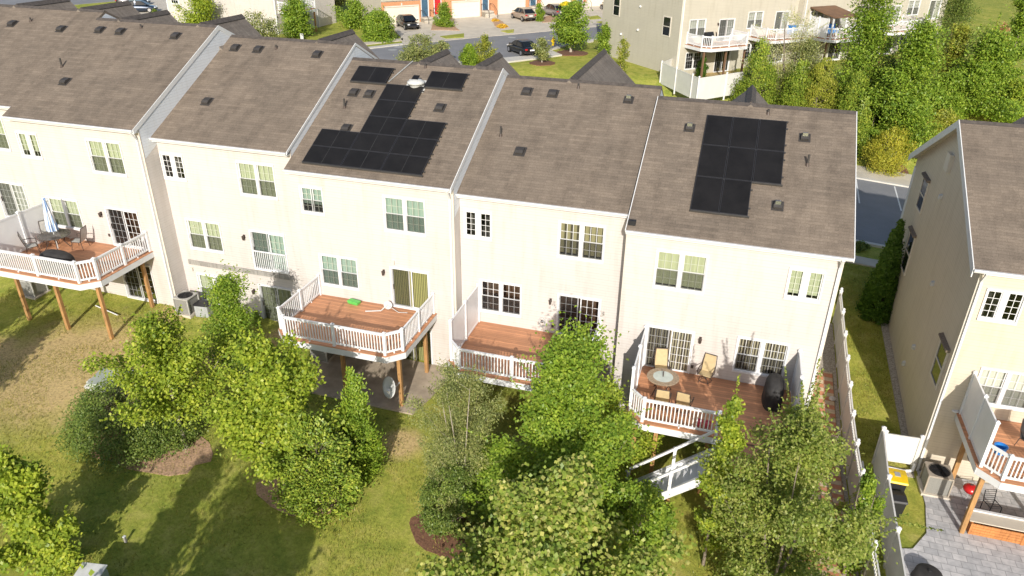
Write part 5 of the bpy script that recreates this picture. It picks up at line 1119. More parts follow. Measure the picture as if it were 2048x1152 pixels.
def sign(px, top, label, w=.55, hh=.75):
    p = onG(*px); r = thing('street_sign', p, R_(-20), label, 'sign', 'white signs on posts'); lo, hi = 0., 8.
    for _ in range(40):
        md = (lo+hi)/2
        if proj((p[0], p[1], p[2]+md))[1] > top: lo = md
        else: hi = md
    MB().tube((0, 0, -.1), (0, 0, hi-.02), .03, n=8).build('post', M['bronze'], r); MB().box(-w/2, w/2, -.07, -.03, hi-hh, hi).build('sign_board', M['white'], r, bevel=.01); return r
sign((1775, 343), 297, 'white signboard on a thin post before the yellow bush'); sign((605, 79), 67, 'white signboard on a thin post on the lawn behind the roofs, top left')
yu = onG(1131, 37); y = thing('garden_parasol', yu, 0, 'yellow parasol or tent beside the grey car', 'parasol'); MB().tube((0, 0, 0), (0, 0, 2.2), .03).build('pole', M['white'], y); MB().lathe([(1.0, 1.75), (.5, 2.1), (0, 2.25), (0, 2.22), (.98, 1.72)], 8).build('canopy', M['yellow'], y)
for px_ in ((797, 95), (1024, 76), (785, 101)):
    p = onG(*px_); o = MB().lathe([(0, .075), (.45, .075), (.5, .06)], 18).build('manhole_cover', M['grey']); o.location = (p[0], p[1], float(gz(p[0], p[1]))+.01); tag(o, 'round manhole cover in the grey street, one of three', 'manhole cover', 'manhole covers in the street')
# ------------------------------------------------------------------ trees and plants
LM = {
 'maple': leafmat('maple_leaves', (0.145, 0.246, 0.032), (0.246, 0.362, 0.043), (0.377, 0.464, 0.072)),
 'lime': leafmat('lime_leaves', (0.189, 0.275, 0.032), (0.319, 0.406, 0.043), (0.493, 0.536, 0.087)),
 'dark': leafmat('dark_evergreen_leaves', (.09, .15, .03), (.16, .225, .045), (.25, .30, .075), .25),
 'olive': leafmat('olive_leaves', (0.160, 0.203, 0.058), (0.275, 0.304, 0.109), (0.464, 0.464, 0.203), .3),
 'arbor': leafmat('arborvitae_sprays', (0.131, 0.217, 0.029), (0.232, 0.319, 0.043), (0.392, 0.435, 0.072), .2),
 'column': leafmat('deep_green_sprays', (.04, .10, .012), (.065, .14, .018), (.11, .19, .03), .15),
 'yellow': leafmat('yellow_foliage', (.36, .40, .05), (.52, .50, .08), (.62, .56, .11), .4),
 'ygreen': leafmat('yellow_green_foliage', (.20, .25, .035), (.32, .35, .055), (.46, .44, .09), .3),
 'sagey': leafmat('sunny_sage_leaves', (.16, .23, .04), (.27, .33, .07), (.42, .43, .15), .35),
 'rust': leafmat('dead_rust_leaves', (0.435, 0.189, 0.087), (0.609, 0.304, 0.160), (0.522, 0.377, 0.189), .2),
 'redbud': leafmat('redbud_leaves', (0.174, 0.261, 0.041), (0.304, 0.377, 0.072), (0.551, 0.522, 0.189)),
 'pale': leafmat('pale_sparse_leaves', (0.377, 0.392, 0.189), (0.522, 0.522, 0.290), (0.667, 0.638, 0.406), .3),
 'flower': leafmat('orange_flowers', (0.750, 0.319, 0.029), (0.750, 0.478, 0.043), (0.507, 0.435, 0.072), .2),
}
def unit(a): return a/np.maximum(np.linalg.norm(a, axis=1, keepdims=True), 1e-9)
def leaf_quads(C, D, Nn, l, w, fold=.12):
    D = unit(D); Nn = Nn-D*(Nn*D).sum(1, keepdims=True); Nn = unit(Nn); S_ = np.cross(D, Nn)
    l = l[:, None]; w = w[:, None]
    v = np.stack([C-D*l*.5, C-D*l*.05+S_*w*.5+Nn*l*fold, C+D*l*.5-Nn*l*fold*.6, C-D*l*.05-S_*w*.5+Nn*l*fold], 1).reshape(-1, 3)
    n = len(C); f = np.arange(n*4).reshape(n, 4); return v, f
def profile(kind, t):
    if kind == 'oval': return np.sin(np.pi*np.clip(t, 0, 1)**.72)**.62
    if kind == 'pyramid': return np.minimum(1, t/.14+.25)*(1-t)**.78+.03
    if kind == 'column': return np.minimum(1, .62+t*1.6)*(1-t**2.0)**.72+.02
    if kind == 'dome': return np.sqrt(np.clip(1-t**2.1, 0, 1))*np.minimum(1, .8+t)
    if kind == 'vase': return (.45+.62*t)*np.sqrt(np.clip(1-t**4, 0, 1))
    if kind == 'cone': return np.minimum(1, t/.06+.7)*(1-t)**.88+.02
    if kind == 'spire': return np.minimum(1, t/.2+.35)*(1-t)**.55*(1-.25*np.clip((t-.6)/.4, 0, 1))+.015
    if kind == 'teardrop': return np.minimum(1, t/.22+.3)*np.sqrt(np.clip(1-t**1.5, 0, 1))
def tree(name, label, cat, group, base, h, rad, kind, mat, nleaf, ll, lw, bare=.15, nclump=70, csize=.17, lean=(0, 0), bark='bark', trunk_r=None, shell=.45, up=.7, ragged=.28, shoots=0, stems=1, spray=False, seed=0, tiers=0, gap=.42):
    rg = np.random.default_rng(seed+101)
    root = thing(name, (base[0], base[1], base[2]-.03), 0, label, cat, group)
    tr_ = trunk_r or max(.03, h*.014)
    rad *= .95; csize *= .86; ll *= .80; lw *= .74; nleaf = int(nleaf*1.75); shoots = int(shoots*1.7)
    # clumps: along rising limbs for broad crowns, through the shell for clipped or dense ones
    ph = rg.random(6)*6.28; limbs = None
    if kind in ('oval', 'spire', 'vase', 'pyramid') and not spray:
        nl = int(np.clip(nclump//8, 7, 22)); LB_, CCl, csl, dirs, own_l = [], [], [], [], []
        for i in range(nl):
            t0 = (i+.5)/nl; th = i*2.39996+rg.normal()*.35; t0j = np.clip(t0+rg.normal()*.03, 0, .97)
            r = rad*float(profile(kind, np.array(min(.98, t0j+.06))))*(.55+.68*rg.random())*(1+ragged*math.sin(2*th+ph[0]))
            rise = r*(.35+.75*t0j+.25*rg.random()) if kind != 'vase' else r*(.9+.5*rg.random())
            z1 = h*(bare+(1-bare)*t0j); z0 = max(h*bare*.7, z1-rise); z1 = min(z1+rise*.15, h*1.0)
            p0 = np.array([lean[0]*z0/h, lean[1]*z0/h, z0]); p1 = np.array([lean[0]*z1/h+r*math.cos(th), lean[1]*z1/h+r*math.sin(th), z1])
            LB_.append((p0, p1)); k = 5
            for f in (.34, .52, .70, .86, 1.0):
                c = p0+(p1-p0)*f+np.array([0, 0, -.10*rise*4*f*(1-f)])+rg.normal(size=3)*rad*.055; c[2] = max(c[2], .1)
                CCl.append(c); csl.append(rad*csize*1.38*(1.12-.66*f)*(.6+.7*rg.random())); dirs.append((p1-p0)/np.linalg.norm(p1-p0))
        for f in np.linspace(.55, 1.0, 8):                 # the leader
            CCl.append(np.array([lean[0]*f, lean[1]*f, h*f])+rg.normal(size=3)*rad*.03); csl.append(rad*csize*(1.25-1.0*f)+.05); dirs.append(np.array([0, 0, 1.]))
        CC = np.array(CCl); cs = np.array(csl); CD = np.array(dirs); rho = np.hypot(CC[:, 0], CC[:, 1]); limbs = LB_
    else:
        tt = rg.random(nclump*3)**.85; th = rg.random(nclump*3)*2*np.pi
        lob = 1+ragged*(np.sin(2*th+ph[0]+3*tt)+.7*np.sin(5*th+ph[1]-7*tt)+.6*np.sin(9*tt*2+ph[2]+th))*.6
        keep = (np.sin(3*th+ph[3]+6*tt*1.7)+np.sin(4*th-9*tt+ph[4])) > -2+gap*2.2
        if tiers: keep &= (np.sin(tt*tiers*2*np.pi+th*1.0+ph[5]) > -.35)
        pr_ = profile(kind, tt); acc = rg.random(nclump*3) < np.clip(pr_*1.1+.12, 0, 1); idx = np.where(keep & acc)[0][:nclump]
        tt, th, lob = tt[idx], th[idx], lob[idx]
        rho = rad*profile(kind, tt)*lob*(shell+(1-shell)*rg.random(len(tt))**.5)
        zc = h*(bare+(1-bare)*tt)
        CC = np.stack([lean[0]*(zc/h)+rho*np.cos(th), lean[1]*(zc/h)+rho*np.sin(th), zc], 1)
        cs = rad*csize*(.6+.8*rg.random(len(tt)))*(1.15-.45*tt); CD = np.tile(np.array([0, 0, 1.]), (len(CC), 1))
    # trunk and limbs
    tb = MB(); stp = []
    for s in range(stems):
        a = 2*math.pi*s/max(1, stems)+ph[0]; sx, sy = (0, 0) if stems == 1 else (rad*.35*math.cos(a), rad*.35*math.sin(a))
        pts = []
        for i in range(7):
            q = i/6; zz = h*.93*q; wob = .012*h
            pts.append(Vector((lean[0]*q+sx*q+wob*math.sin(3*q+ph[1]+s), lean[1]*q+sy*q+wob*math.sin(4*q+ph[2]+2*s), zz)))
        for i in range(6): tb.tube(pts[i], pts[i+1], tr_*(1-i/6.6)**.9*(1.35 if i == 0 else 1), tr_*(1-(i+1)/6.6)**.9, 8, False)
        stp.append(pts)
    if limbs:
        for i, (p0, p1) in enumerate(limbs):
            q = min(5.999, p0[2]/(h*.93)*6); k = int(q); a0 = stp[i % stems][k].lerp(stp[i % stems][k+1], q-k); p1 = Vector(p1); md = a0.lerp(p1, .5)-Vector((0, 0, .08*(p1-a0).length)); r0 = tr_*.36*(1-p0[2]/h*.7)
            tb.tube(a0, md, r0, r0*.65, 5, False); tb.tube(md, p1, r0*.65, r0*.15, 5, False)
    for i in range(len(CC) if not limbs else 0):
        pts = stp[i % stems]; zc_ = max(h*bare*.8, CC[i, 2]-rho[i]*(.55 if kind not in ('vase',) else 1.0)); q = min(5.999, zc_/(h*.93)*6); k = int(q); p0 = pts[k].lerp(pts[k+1], q-k)
        p1 = Vector(CC[i]); mid = p0.lerp(p1, .55)+Vector((0, 0, rho[i]*.10)); r0 = tr_*.30*(1-zc_/h*.7)
        tb.tube(p0, mid, r0, r0*.65, 5, False); tb.tube(mid, p1, r0*.65, r0*.2, 5, False)
    tb.build('trunk', M[bark], root, smooth_=True)
    # leaves
    wts = cs**2; per = np.maximum(4, (nleaf*wts/wts.sum()).astype(int)); own = np.repeat(np.arange(len(CC)), per); n = len(own)
    g = rg.normal(size=(n, 3)); g /= np.maximum(1, np.linalg.norm(g, axis=1, keepdims=True)/1.7)
    flat = .62 if not spray else 1.1
    g *= np.where(rg.random((n, 1)) < .12, 1.7, 1.0)                # a few stray leaves break the outline
    P = CC[own]+g*cs[own][:, None]*np.array([1, 1, flat])+CD[own]*(rg.normal(size=n)*cs[own]*(.55 if limbs else 0))[:, None]
    out = P-np.stack([lean[0]*P[:, 2]/h, lean[1]*P[:, 2]/h, P[:, 2]*.8+h*bare*.2], 1); out = unit(out*np.array([1, 1, .6])+1e-4); rnd = rg.normal(size=(n, 3))
    if spray:
        Dd = out*.6+np.array([0, 0, up])+rnd*.35; Nn = out+np.array([.05, -.35, .3])+rnd*.45; lw *= 1.5
    else:
        Nn = np.array([.08, -.3, up*.7])+out*.6+rnd*.6; Dd = out*.8+rnd*.8-np.array([0, 0, .35])
    l = ll*(.65+.7*rg.random(n)); w = lw*(.65+.7*rg.random(n))
    if shoots:
        top = np.argsort(-(CC[:, 2]+rho*.3*rg.random(len(CC))))[:shoots*3]; top = rg.permutation(top)[:shoots]; sP = []; sD = []
        for i in top:
            side = rg.random() < .45
            if side: i = rg.integers(len(CC))
            ln_ = (h*.10 if not side else rad*.38)*(.6+rg.random()); d = unit(np.array([[CC[i, 0]*(.25 if not side else 1.3)/rad, CC[i, 1]*(.25 if not side else 1.3)/rad, 1. if not side else .45]]))[0]; k = max(4, int(ln_/(ll*.2))); q = np.linspace(0, 1, k)
            sP.append(CC[i]+d*cs[i]*.5+np.outer(q, d)*ln_+rg.normal(size=(k, 3))*ll*.45*(1-q[:, None]*.7)); sD.append(rg.normal(size=(k, 3))+np.array([0, 0, .6]))
        sP = np.concatenate(sP); sD = np.concatenate(sD); k = len(sP)
        P = np.concatenate([P, sP]); Dd = np.concatenate([Dd, sD]); Nn = np.concatenate([Nn, rg.normal(size=(k, 3))+np.array([0, -.3, .8])]); l = np.concatenate([l, ll*(.5+.6*rg.random(k))]); w = np.concatenate([w, lw*(.5+.6*rg.random(k))])
    P[:, 2] = np.maximum(P[:, 2], .05)
    v, f = leaf_quads(P, Dd, Nn, l, w)
    fast_mesh('crown', v, f, LM[mat], root)
    return root
def T(px, top, hw, foot=False, **k):
    """tree standing at the surveyed ground point px, as tall and wide as it measures"""
    if not foot:                                   # px names the crown's middle column: follow the plumb line down to the ground
        px = (991+(px[0]-991)*(3396-px[1])/(3396-(px[1]+top)/2), px[1])
    p = onG(*px); z0 = float(gz(p[0], p[1])); lo, hi = .2, 30.
    for _ in range(40):
        md = (lo+hi)/2
        if proj((p[0], p[1], z0+md))[1] > top: lo = md
        else: hi = md
    dep = proj((p[0], p[1], z0+hi*.5))[2]
    return tree(base=(p[0], p[1], z0), h=hi, rad=hw*dep/FPX, **k)
Gf = 'trees and shrubs on the back lawn'
def ft(label, px, top, hw, kind, mat, n, ll, lw, cat='tree', name='broadleaf_tree', **k): return T(px, top, hw, name=name, label=label, cat=cat, group=Gf, kind=kind, mat=mat, nleaf=n, ll=ll, lw=lw, **k)
ft('bright yellow-green young tree at the lower left corner', (45, 1125), 920, 80, 'oval', 'lime', 9000, .17, .13, bare=.06, nclump=80, csize=.22, seed=1, shoots=8, ragged=.35)
ft('broad round dark evergreen shrub beside the mulch bed, left lawn', (250, 860), 772, 116, 'dome', 'dark', 15000, .10, .07, cat='shrub', name='evergreen_shrub', bare=.03, nclump=150, csize=.16, seed=2, shell=.7, ragged=.12, stems=3, gap=0)
ft('low dark evergreen shrub between round shrub and leaning trunk', (330, 878), 815, 60, 'dome', 'dark', 7000, .10, .07, cat='shrub', name='evergreen_shrub', bare=.03, nclump=90, csize=.2, seed=22, shell=.7, ragged=.15, stems=2, gap=0)
ft('wide lime green tree with the pale leaning trunk, left of centre', (372, 899), 655, 112, 'oval', 'lime', 9000, .15, .12, bare=.42, nclump=110, csize=.17, lean=(-.6, .6), bark='bark_pale', foot=True, seed=3, shoots=14, trunk_r=.095)
ft('slim pointed young tree close to the wall of the deckless house', (472, 800), 560, 98, 'pyramid', 'maple', 11000, .12, .085, bare=.05, nclump=100, csize=.17, seed=4, shoots=8, trunk_r=.06)
ft('large lime green tree left of the concrete patio, trunk visible at its foot', (545, 975), 688, 125, 'oval', 'lime', 12500, .17, .14, bare=.24, nclump=110, csize=.18, bark='bark_pale', seed=5, shoots=12, trunk_r=.11, ragged=.34)
ft('narrow conifer with bare leader by the concrete patio', (712, 955), 738, 46, 'pyramid', 'maple', 8000, .15, .05, cat='conifer', name='conifer_tree', bare=.03, nclump=110, csize=.22, seed=6, spray=True, up=.25, tiers=7, trunk_r=.06, shell=.3)
ft('dense pyramidal green conifer at the mulch edge, lower centre left', (638, 1018), 845, 70, 'teardrop', 'arbor', 13000, .13, .06, cat='conifer', name='conifer_tree', bare=.02, nclump=140, csize=.17, seed=7, spray=True, up=.2, shell=.6, gap=.05)
ft('sage green multi-stemmed tree with fine leaves before the second deck', (915, 1015), 738, 118, 'vase', 'olive', 17000, .095, .042, bare=.12, nclump=150, csize=.15, seed=8, stems=5, shoots=26, trunk_r=.045, gap=.3, bark='bark_pale')
ft('small dark round shrub in the mulch patch, bottom centre', (905, 1042), 935, 62, 'dome', 'dark', 9000, .10, .06, cat='shrub', name='evergreen_shrub', bare=.02, nclump=100, csize=.18, seed=9, shell=.65, ragged=.15, stems=3, gap=0)
ft('tallest bright green pyramidal tree in front of the second deck', (1128, 1065), 694, 160, 'pyramid', 'maple', 32000, .15, .10, bare=.04, nclump=190, csize=.15, seed=10, shoots=26, trunk_r=.13, ragged=.3)
ft('bright green tree close behind the tallest one, by the deck corner', (1205, 975), 778, 95, 'spire', 'lime', 12000, .14, .09, bare=.08, nclump=90, csize=.2, seed=11, shoots=12)
ft('large leaved pale green tree at the bottom centre edge', (1095, 1262), 985, 205, 'oval', 'redbud', 24000, .185, .15, bare=.12, nclump=110, csize=.18, seed=12, shoots=14, ragged=.36)
ft('sparse olive yellow tree with long shoots, bottom right of centre', (1575, 1215), 830, 225, 'oval', 'sagey', 27000, .13, .09, bare=.1, nclump=170, csize=.12, seed=13, stems=3, shoots=40, trunk_r=.06, gap=.4, bark='bark', ragged=.34)
ft('lime green young tree with tall tips before the end house stairs', (1440, 1130), 800, 55, 'spire', 'lime', 8000, .13, .10, bare=.15, nclump=90, csize=.17, seed=14, shoots=18, gap=.35, trunk_r=.05)
ft('leafy green tree beside the tiled path, right of the end house deck', (1600, 1100), 868, 70, 'oval', 'ygreen', 8000, .12, .09, bare=.1, nclump=90, csize=.18, seed=15, shoots=14, gap=.3, trunk_r=.05)
ft('low green shrub below the end house stairs', (1275, 1075), 975, 62, 'dome', 'maple', 6000, .13, .10, cat='shrub', name='green_shrub', bare=.02, nclump=60, csize=.24, seed=16, ragged=.3, stems=3, shoots=5)
ft('dark green shrub between sage tree and the tallest tree', (1010, 1020), 890, 70, 'dome', 'maple', 7000, .13, .09, cat='shrub', name='green_shrub', bare=.02, nclump=70, csize=.24, seed=17, ragged=.3, stems=3)
ft('small bright plant tips at the bottom edge, left of the large leaved tree', (935, 1215), 1118, 42, 'oval', 'lime', 2500, .17, .13, cat='shrub', name='green_shrub', bare=.02, nclump=30, csize=.26, seed=18, shoots=6)
ft('wispy shrub reaching over the lower end of the alley fence', (1715, 1150), 960, 48, 'vase', 'maple', 3500, .13, .09, cat='shrub', name='green_shrub', bare=.05, nclump=45, csize=.2, seed=19, stems=3, shoots=10, gap=.4)
ft('tiny plant against the wall by the basement door', (513, 652), 622, 12, 'oval', 'maple', 400, .10, .07, cat='plant', name='potted_plant', bare=.1, nclump=14, csize=.3, seed=20)
# trees just below the frame whose long shadows lie on the lawn
for i, (x, y, h, r) in enumerate([(3.0, -20.6, 6.4, 1.25), (5.6, -20.4, 6.1, 2.9), (7.7, -21.5, 5.8, 1.3), (-9.5, -15.5, 4.6, 1.3), (-10.6, -13.0, 5.4, 1.5), (-13.4, -12.0, 5.6, 1.9)]):
    tree('broadleaf_tree', ['green tree below the bottom edge, slim one', 'green tree below the bottom edge, widest', 'green tree below the bottom edge, tall right one', 'green tree left of the frame, farthest from the houses', 'green tree left of the frame, middle one', 'green tree left of the frame, nearest the parasol deck'][i], 'tree', Gf, (x, y, float(gz(x, y))), h, r, 'spire', 'maple', 9000, .22, .18, bare=.08, nclump=110, csize=.25, seed=60+i, gap=.1)

Gb = 'trees and shrubs behind the houses'
def bt(label, px, top, hw, kind, mat, n, ll, lw, cat='tree', name='broadleaf_tree', **k): return T(px, top, hw, name=name, label=label, cat=cat, group=Gb, kind=kind, mat=mat, nleaf=n, ll=ll, lw=lw, **k)
arb = dict(name='arborvitae_tree', cat='conifer', bare=.01, nclump=120, csize=.2, spray=True, up=.8, shell=.6, gap=.05, ragged=.16)
bt('tall narrow arborvitae, leftmost by the white yard fence behind', (1515, 228), 82, 36, 'column', 'arbor', 7000, .2, .08, seed=31, **arb)
bt('arborvitae behind the end roof, second from the yard fence', (1597, 242), 118, 34, 'column', 'arbor', 7000, .2, .08, seed=32, **arb)
bt('arborvitae behind the end roof with yellow-green base', (1638, 255), 112, 34, 'column', 'ygreen', 7000, .2, .08, seed=33, **arb)
bt('arborvitae behind the end roof, nearest its right corner', (1706, 262), 148, 36, 'column', 'arbor', 7000, .2, .08, seed=34, **arb)
bt('pale sparse tree with thin twigs before the covered deck behind', (1580, 200), 28, 82, 'vase', 'pale', 4500, .16, .09, nclump=120, csize=.14, seed=35, stems=4, gap=.4, bare=.1, shoots=20)
bt('olive green tree below the pale sparse tree', (1605, 215), 80, 60, 'oval', 'olive', 6500, .17, .10, nclump=90, csize=.2, seed=36, bare=.05)
bt('large bright green tree rising before the beige house with bay window', (1735, 215), -28, 98, 'pyramid', 'maple', 13000, .24, .17, nclump=140, csize=.18, seed=37, bare=.06, shoots=10)
bt('large bright maple behind the yellow shrub', (1822, 300), 52, 102, 'pyramid', 'maple', 15000, .24, .18, nclump=150, csize=.17, seed=38, bare=.05, shoots=14)
bt('big bright tree at the right edge behind the tan roof', (1962, 262), 72, 104, 'pyramid', 'maple', 14000, .24, .18, nclump=140, csize=.18, seed=39, bare=.05, shoots=12)
bt('yellow-green spire between two big bright trees, upper right', (1905, 190), 55, 42, 'pyramid', 'ygreen', 6000, .22, .14, nclump=80, csize=.22, seed=40, bare=.03, shoots=6)
bt('dark fine leaved tree in the upper right before the pale house', (1905, 140), -30, 62, 'oval', 'dark', 9000, .2, .1, nclump=110, csize=.2, seed=41, bare=.05)
bt('rust brown dead shrub among green trees, upper right', (1995, 150), 48, 32, 'oval', 'rust', 3500, .2, .1, nclump=50, csize=.24, seed=42, bare=.05, cat='shrub', name='dead_shrub')
bt('tall green tree at the top right corner', (2030, 190), -20, 55, 'spire', 'maple', 8000, .22, .16, nclump=90, csize=.2, seed=43, bare=.06)
bt('bright green tree filling the gap behind the feathery conifer, right', (1885, 268), 150, 66, 'oval', 'maple', 8000, .22, .16, nclump=90, csize=.2, seed=83, bare=.04, shoots=8)
bt('lime tree at the far right edge above the tan roof', (2025, 290), 165, 60, 'oval', 'lime', 7000, .22, .16, nclump=80, csize=.2, seed=84, bare=.04, shoots=8)
bt('green tree low between arborvitae and the large maple', (1752, 280), 175, 55, 'oval', 'maple', 6500, .22, .15, nclump=80, csize=.2, seed=85, bare=.03, shoots=6)
bt('dark tree between the large bright trees, in shade', (1770, 245), 120, 48, 'oval', 'dark', 6500, .2, .13, nclump=80, csize=.24, seed=44, bare=.03)
bt('golden yellow shrub with orange base beside the white signboard', (1778, 346), 262, 48, 'vase', 'yellow', 5500, .2, .07, nclump=70, csize=.2, seed=45, stems=4, spray=True, up=.5, cat='shrub', name='golden_shrub', bare=.04)
bt('pale green feathery conifer behind the ridge end of the tan house', (1888, 300), 222, 42, 'pyramid', 'ygreen', 4500, .22, .07, nclump=60, csize=.22, seed=46, spray=True, up=.3, cat='conifer', name='conifer_tree', bare=.03, tiers=5)
bt('green conifer by the right corner of the end house roof', (1718, 305), 200, 30, 'pyramid', 'arbor', 3500, .2, .08, nclump=50, csize=.24, seed=47, spray=True, up=.3, cat='conifer', name='conifer_tree', bare=.02)
bt('dense dark green column tree against the tan side wall', (1750, 632), 442, 33, 'cone', 'column', 26000, .13, .08, foot=True, cat='conifer', name='column_tree', nclump=420, csize=.13, seed=48, spray=True, up=.9, shell=.9, gap=-.5, ragged=.02, bare=.0)
bt('small narrow evergreen inside the white yard fence behind', (1405, 154), 112, 9, 'column', 'column', 1500, .16, .08, cat='conifer', name='column_tree', nclump=50, csize=.25, seed=49, spray=True, up=.8, bare=0)
bt('green street tree with round mulch ring, top centre', (1143, 105), 10, 44, 'oval', 'maple', 6500, .26, .2, nclump=75, csize=.22, seed=50, bare=.34, bark='bark_pale', trunk_r=.14)
bt('small street tree with mulch ring beside the black sedan', (1084, 126), 78, 18, 'oval', 'olive', 1800, .2, .14, nclump=36, csize=.26, seed=51, bare=.35, bark='bark_pale', trunk_r=.08)
bt('green bush at the far corner of the beige end house', (1212, 110), 54, 27, 'oval', 'maple', 2800, .22, .16, cat='shrub', name='green_shrub', nclump=40, csize=.25, seed=52, bare=.1)
bt('thin sapling on the lawn beside the beige side wall', (1245, 158), 78, 20, 'vase', 'ygreen', 900, .18, .13, nclump=34, csize=.2, seed=53, bare=.35, stems=2, gap=.3)
bt('round olive bush behind the solar roof ridge, top', (838, 134), 72, 37, 'dome', 'olive', 4500, .2, .13, cat='shrub', name='olive_shrub', nclump=60, csize=.24, seed=54, bare=.02, shoots=8)
bt('olive bush right of the round one behind the solar roof', (880, 132), 82, 22, 'dome', 'olive', 2500, .2, .13, cat='shrub', name='olive_shrub', nclump=40, csize=.26, seed=55, bare=.02, shoots=5)
bt('bright green cone shrub behind the solar roof ridge', (938, 136), 88, 19, 'teardrop', 'maple', 3000, .18, .1, cat='shrub', name='cone_shrub', nclump=50, csize=.22, seed=56, spray=True, bare=.02)
bt('yellowish bush right of the green cone shrub', (970, 132), 74, 25, 'oval', 'ygreen', 2200, .2, .13, cat='shrub', name='olive_shrub', nclump=40, csize=.26, seed=57, bare=.03, shoots=4)
bt('olive shrub against the pale cream house, top left', (518, 98), 24, 40, 'dome', 'olive', 4500, .24, .15, cat='shrub', name='olive_shrub', nclump=60, csize=.24, seed=58, bare=.02, shoots=8)
bt('green tree before the white deck of the pale cream house', (592, 74), 4, 44, 'oval', 'maple', 5000, .26, .18, nclump=60, csize=.24, seed=59, bare=.2, bark='bark_pale')
bt('bright green tree in front of the pale cream wall, top left', (398, 62), -20, 46, 'oval', 'lime', 5500, .28, .2, nclump=65, csize=.24, seed=70, bare=.05)
bt('large rounded shrub left of the first driveway', (758, 82), 22, 30, 'dome', 'maple', 4500, .26, .18, cat='shrub', name='green_shrub', nclump=60, csize=.24, seed=71, bare=.02)
bt('spreading green shrub on the shaded lawn, top', (712, 56), 6, 38, 'oval', 'maple', 4000, .28, .2, cat='shrub', name='green_shrub', nclump=55, csize=.25, seed=72, bare=.12)
bt('young tree with bare trunk at the edge of the dark lawn, top', (676, 26), -30, 22, 'oval', 'olive', 2500, .28, .2, nclump=40, csize=.25, seed=73, bare=.45, bark='bark_pale')
bt('twin dark green spires beside the first cream garage', (748, 38), -8, 9, 'column', 'column', 2000, .25, .12, cat='conifer', name='column_tree', nclump=50, csize=.25, seed=74, spray=True, bare=0)
bt('dark green spire left edge of the first cream garage', (762, 42), -4, 8, 'column', 'column', 1800, .25, .12, cat='conifer', name='column_tree', nclump=50, csize=.25, seed=75, spray=True, bare=0)
bt('green front yard tree before the red door', (888, 56), 10, 24, 'pyramid', 'maple', 3000, .24, .16, nclump=45, csize=.24, seed=76, bare=.12)
bt('green front yard shrub between champagne and grey cars', (1078, 44), 8, 11, 'oval', 'maple', 2200, .24, .16, cat='shrub', name='green_shrub', nclump=36, csize=.25, seed=77, bare=.04)
bt('yellowish front yard shrub right of the grey car', (1150, 38), 4, 14, 'oval', 'ygreen', 2000, .24, .16, cat='shrub', name='olive_shrub', nclump=36, csize=.25, seed=78, bare=.05)
bt('orange flowering patch between two driveways', (1004, 56), 48, 10, 'dome', 'flower', 900, .2, .14, cat='flowers', name='flower_patch', nclump=24, csize=.28, seed=79, bare=.02)
bt('small rust flower patch beside the steps, top', (992, 44), 38, 7, 'dome', 'flower', 500, .2, .14, cat='flowers', name='flower_patch', nclump=18, csize=.28, seed=80, bare=.02)
bt('small green hedge plant behind the left roofs, top left', (310, 45), 18, 9, 'oval', 'dark', 1200, .24, .15, cat='shrub', name='green_shrub', nclump=24, csize=.26, seed=81, bare=.02)
bt('low shrub by the pavement end beyond the alley', (1722, 500), 484, 13, 'dome', 'dark', 1500, .12, .08, cat='shrub', name='green_shrub', nclump=24, csize=.28, seed=82, bare=.02)
# mulch under trees
def ring(px, rx, ry, mat='mulch', n=22, off=.018):
    p = onG(*px); rr = random.Random(int(px[0])); pts = [(p[0]+rx*math.cos(2*math.pi*i/n)*(1+rr.uniform(-.12, .12)), p[1]+ry*math.sin(2*math.pi*i/n)*(1+rr.uniform(-.12, .12))) for i in range(n)]
    drape('mulch_bed', pts, off, M[mat], .7, thick=.1)
ring((1143, 107), 1.7, 1.7, 'mulch', off=.08); ring((1084, 127), 1.3, 1.3, 'mulch', off=.08); ring((290, 882), 3.0, 1.5, 'mulch_dry'); ring((905, 1075), 1.6, .9, 'mulch'); ring((600, 990), 1.7, .9, 'mulch_dry'); ring((1775, 338), 1.6, 1.3, 'mulch', off=.06); ring((668, 30), 2.6, 2.2, 'mulch', off=.1)
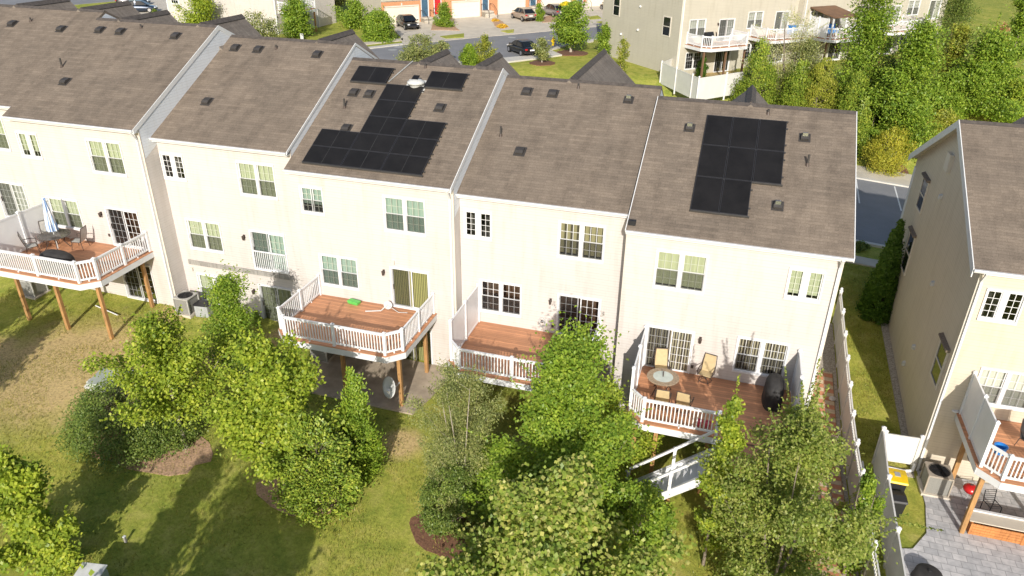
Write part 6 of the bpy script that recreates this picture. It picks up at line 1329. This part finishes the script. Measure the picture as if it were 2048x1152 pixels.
# grass blades on the near lawn: uncountable
def grass():
    n = 150000; rg = np.random.default_rng(5)
    x = rg.uniform(-17, 26, n); y = rg.uniform(-17, -.15, n)
    x = np.concatenate([x, rg.uniform(24.3, 26.5, 16000)]); y = np.concatenate([y, rg.uniform(.4, 16, 16000)])
    ok = ~((x > .5) & (x < 7.2) & (y > -3.9)) & ~((x > 22.2) & (x < 24.3)) & ~((x > 25) & (y < .5) & ~((x < 26.5) & (y > -3.5) & (x > 25.3)))
    x, y = x[ok], y[ok]; pn = np.sin(x*1.3+2*np.sin(y*.7))+np.sin(y*1.7+1.5*np.sin(x*.9))+rg.normal(size=len(x))*.6
    k = pn > -.7; x, y = x[k], y[k]; n = len(x); z = gz(x, y)
    hgt = rg.uniform(.03, .09, n)*np.where(rg.random(n) < .12, 1.9, 1.); a = rg.uniform(0, 6.28, n); wd = rg.uniform(.008, .018, n); lx = rg.normal(size=n)*.03; ly = rg.normal(size=n)*.03
    ca, sa = np.cos(a)*wd, np.sin(a)*wd
    v = np.stack([np.stack([x-ca, y-sa, z-.01], 1), np.stack([x+ca, y+sa, z-.01], 1), np.stack([x+lx, y+ly, z+hgt], 1)], 1).reshape(-1, 3)
    m = leafmat('grass_blades', (.19, .21, .035), (.29, .28, .06), (.44, .37, .13), .25)
    tag(fast_mesh('grass', v, np.arange(n*3).reshape(n, 3), m), 'short mown grass covering the lawns', 'grass', kind='stuff')
grass()

# ------------------------------------------------------------------ light, sky, camera
EL, SAZ = R_(25), R_(167.2)
w = bpy.data.worlds.new('World'); SC.world = w; w.use_nodes = True; nt = w.node_tree
sky = nt.nodes.new('ShaderNodeTexSky'); sky.sky_type = 'NISHITA'; sky.sun_disc = False; sky.sun_elevation = EL; sky.sun_rotation = SAZ; sky.air_density = 1.0; sky.dust_density = 1.5
bg = nt.nodes['Background']; nt.links.new(sky.outputs[0], bg.inputs[0]); bg.inputs[1].default_value = .118
sl_ = bpy.data.lights.new('Sun', 'SUN'); sl_.energy = 4.3; sl_.angle = R_(.55); sl_.color = (1.0, .95, .87); so = bpy.data.objects.new('Sun', sl_); COL.objects.link(so)
d = -Vector((math.sin(SAZ)*math.cos(EL), math.cos(SAZ)*math.cos(EL), math.sin(EL))); so.rotation_euler = d.to_track_quat('-Z', 'Y').to_euler(); so.location = (30, -60, 60)
cd_ = bpy.data.cameras.new('Camera'); co = bpy.data.objects.new('Camera', cd_); COL.objects.link(co); cd_.sensor_width = 36; cd_.lens = FPX/2048*36; cd_.clip_end = 2000; cd_.clip_start = .1
mw = Matrix(((AR[0], AU[0], -AF[0], CAM[0]), (AR[1], AU[1], -AF[1], CAM[1]), (AR[2], AU[2], -AF[2], CAM[2]), (0, 0, 0, 1))); co.matrix_world = mw
SC.camera = co
vs_ = SC.view_settings; vs_.view_transform = 'Standard'; vs_.look = 'None'; vs_.exposure = .26; vs_.gamma = 1
SC.cycles.max_bounces = 6; SC.cycles.transparent_max_bounces = 12
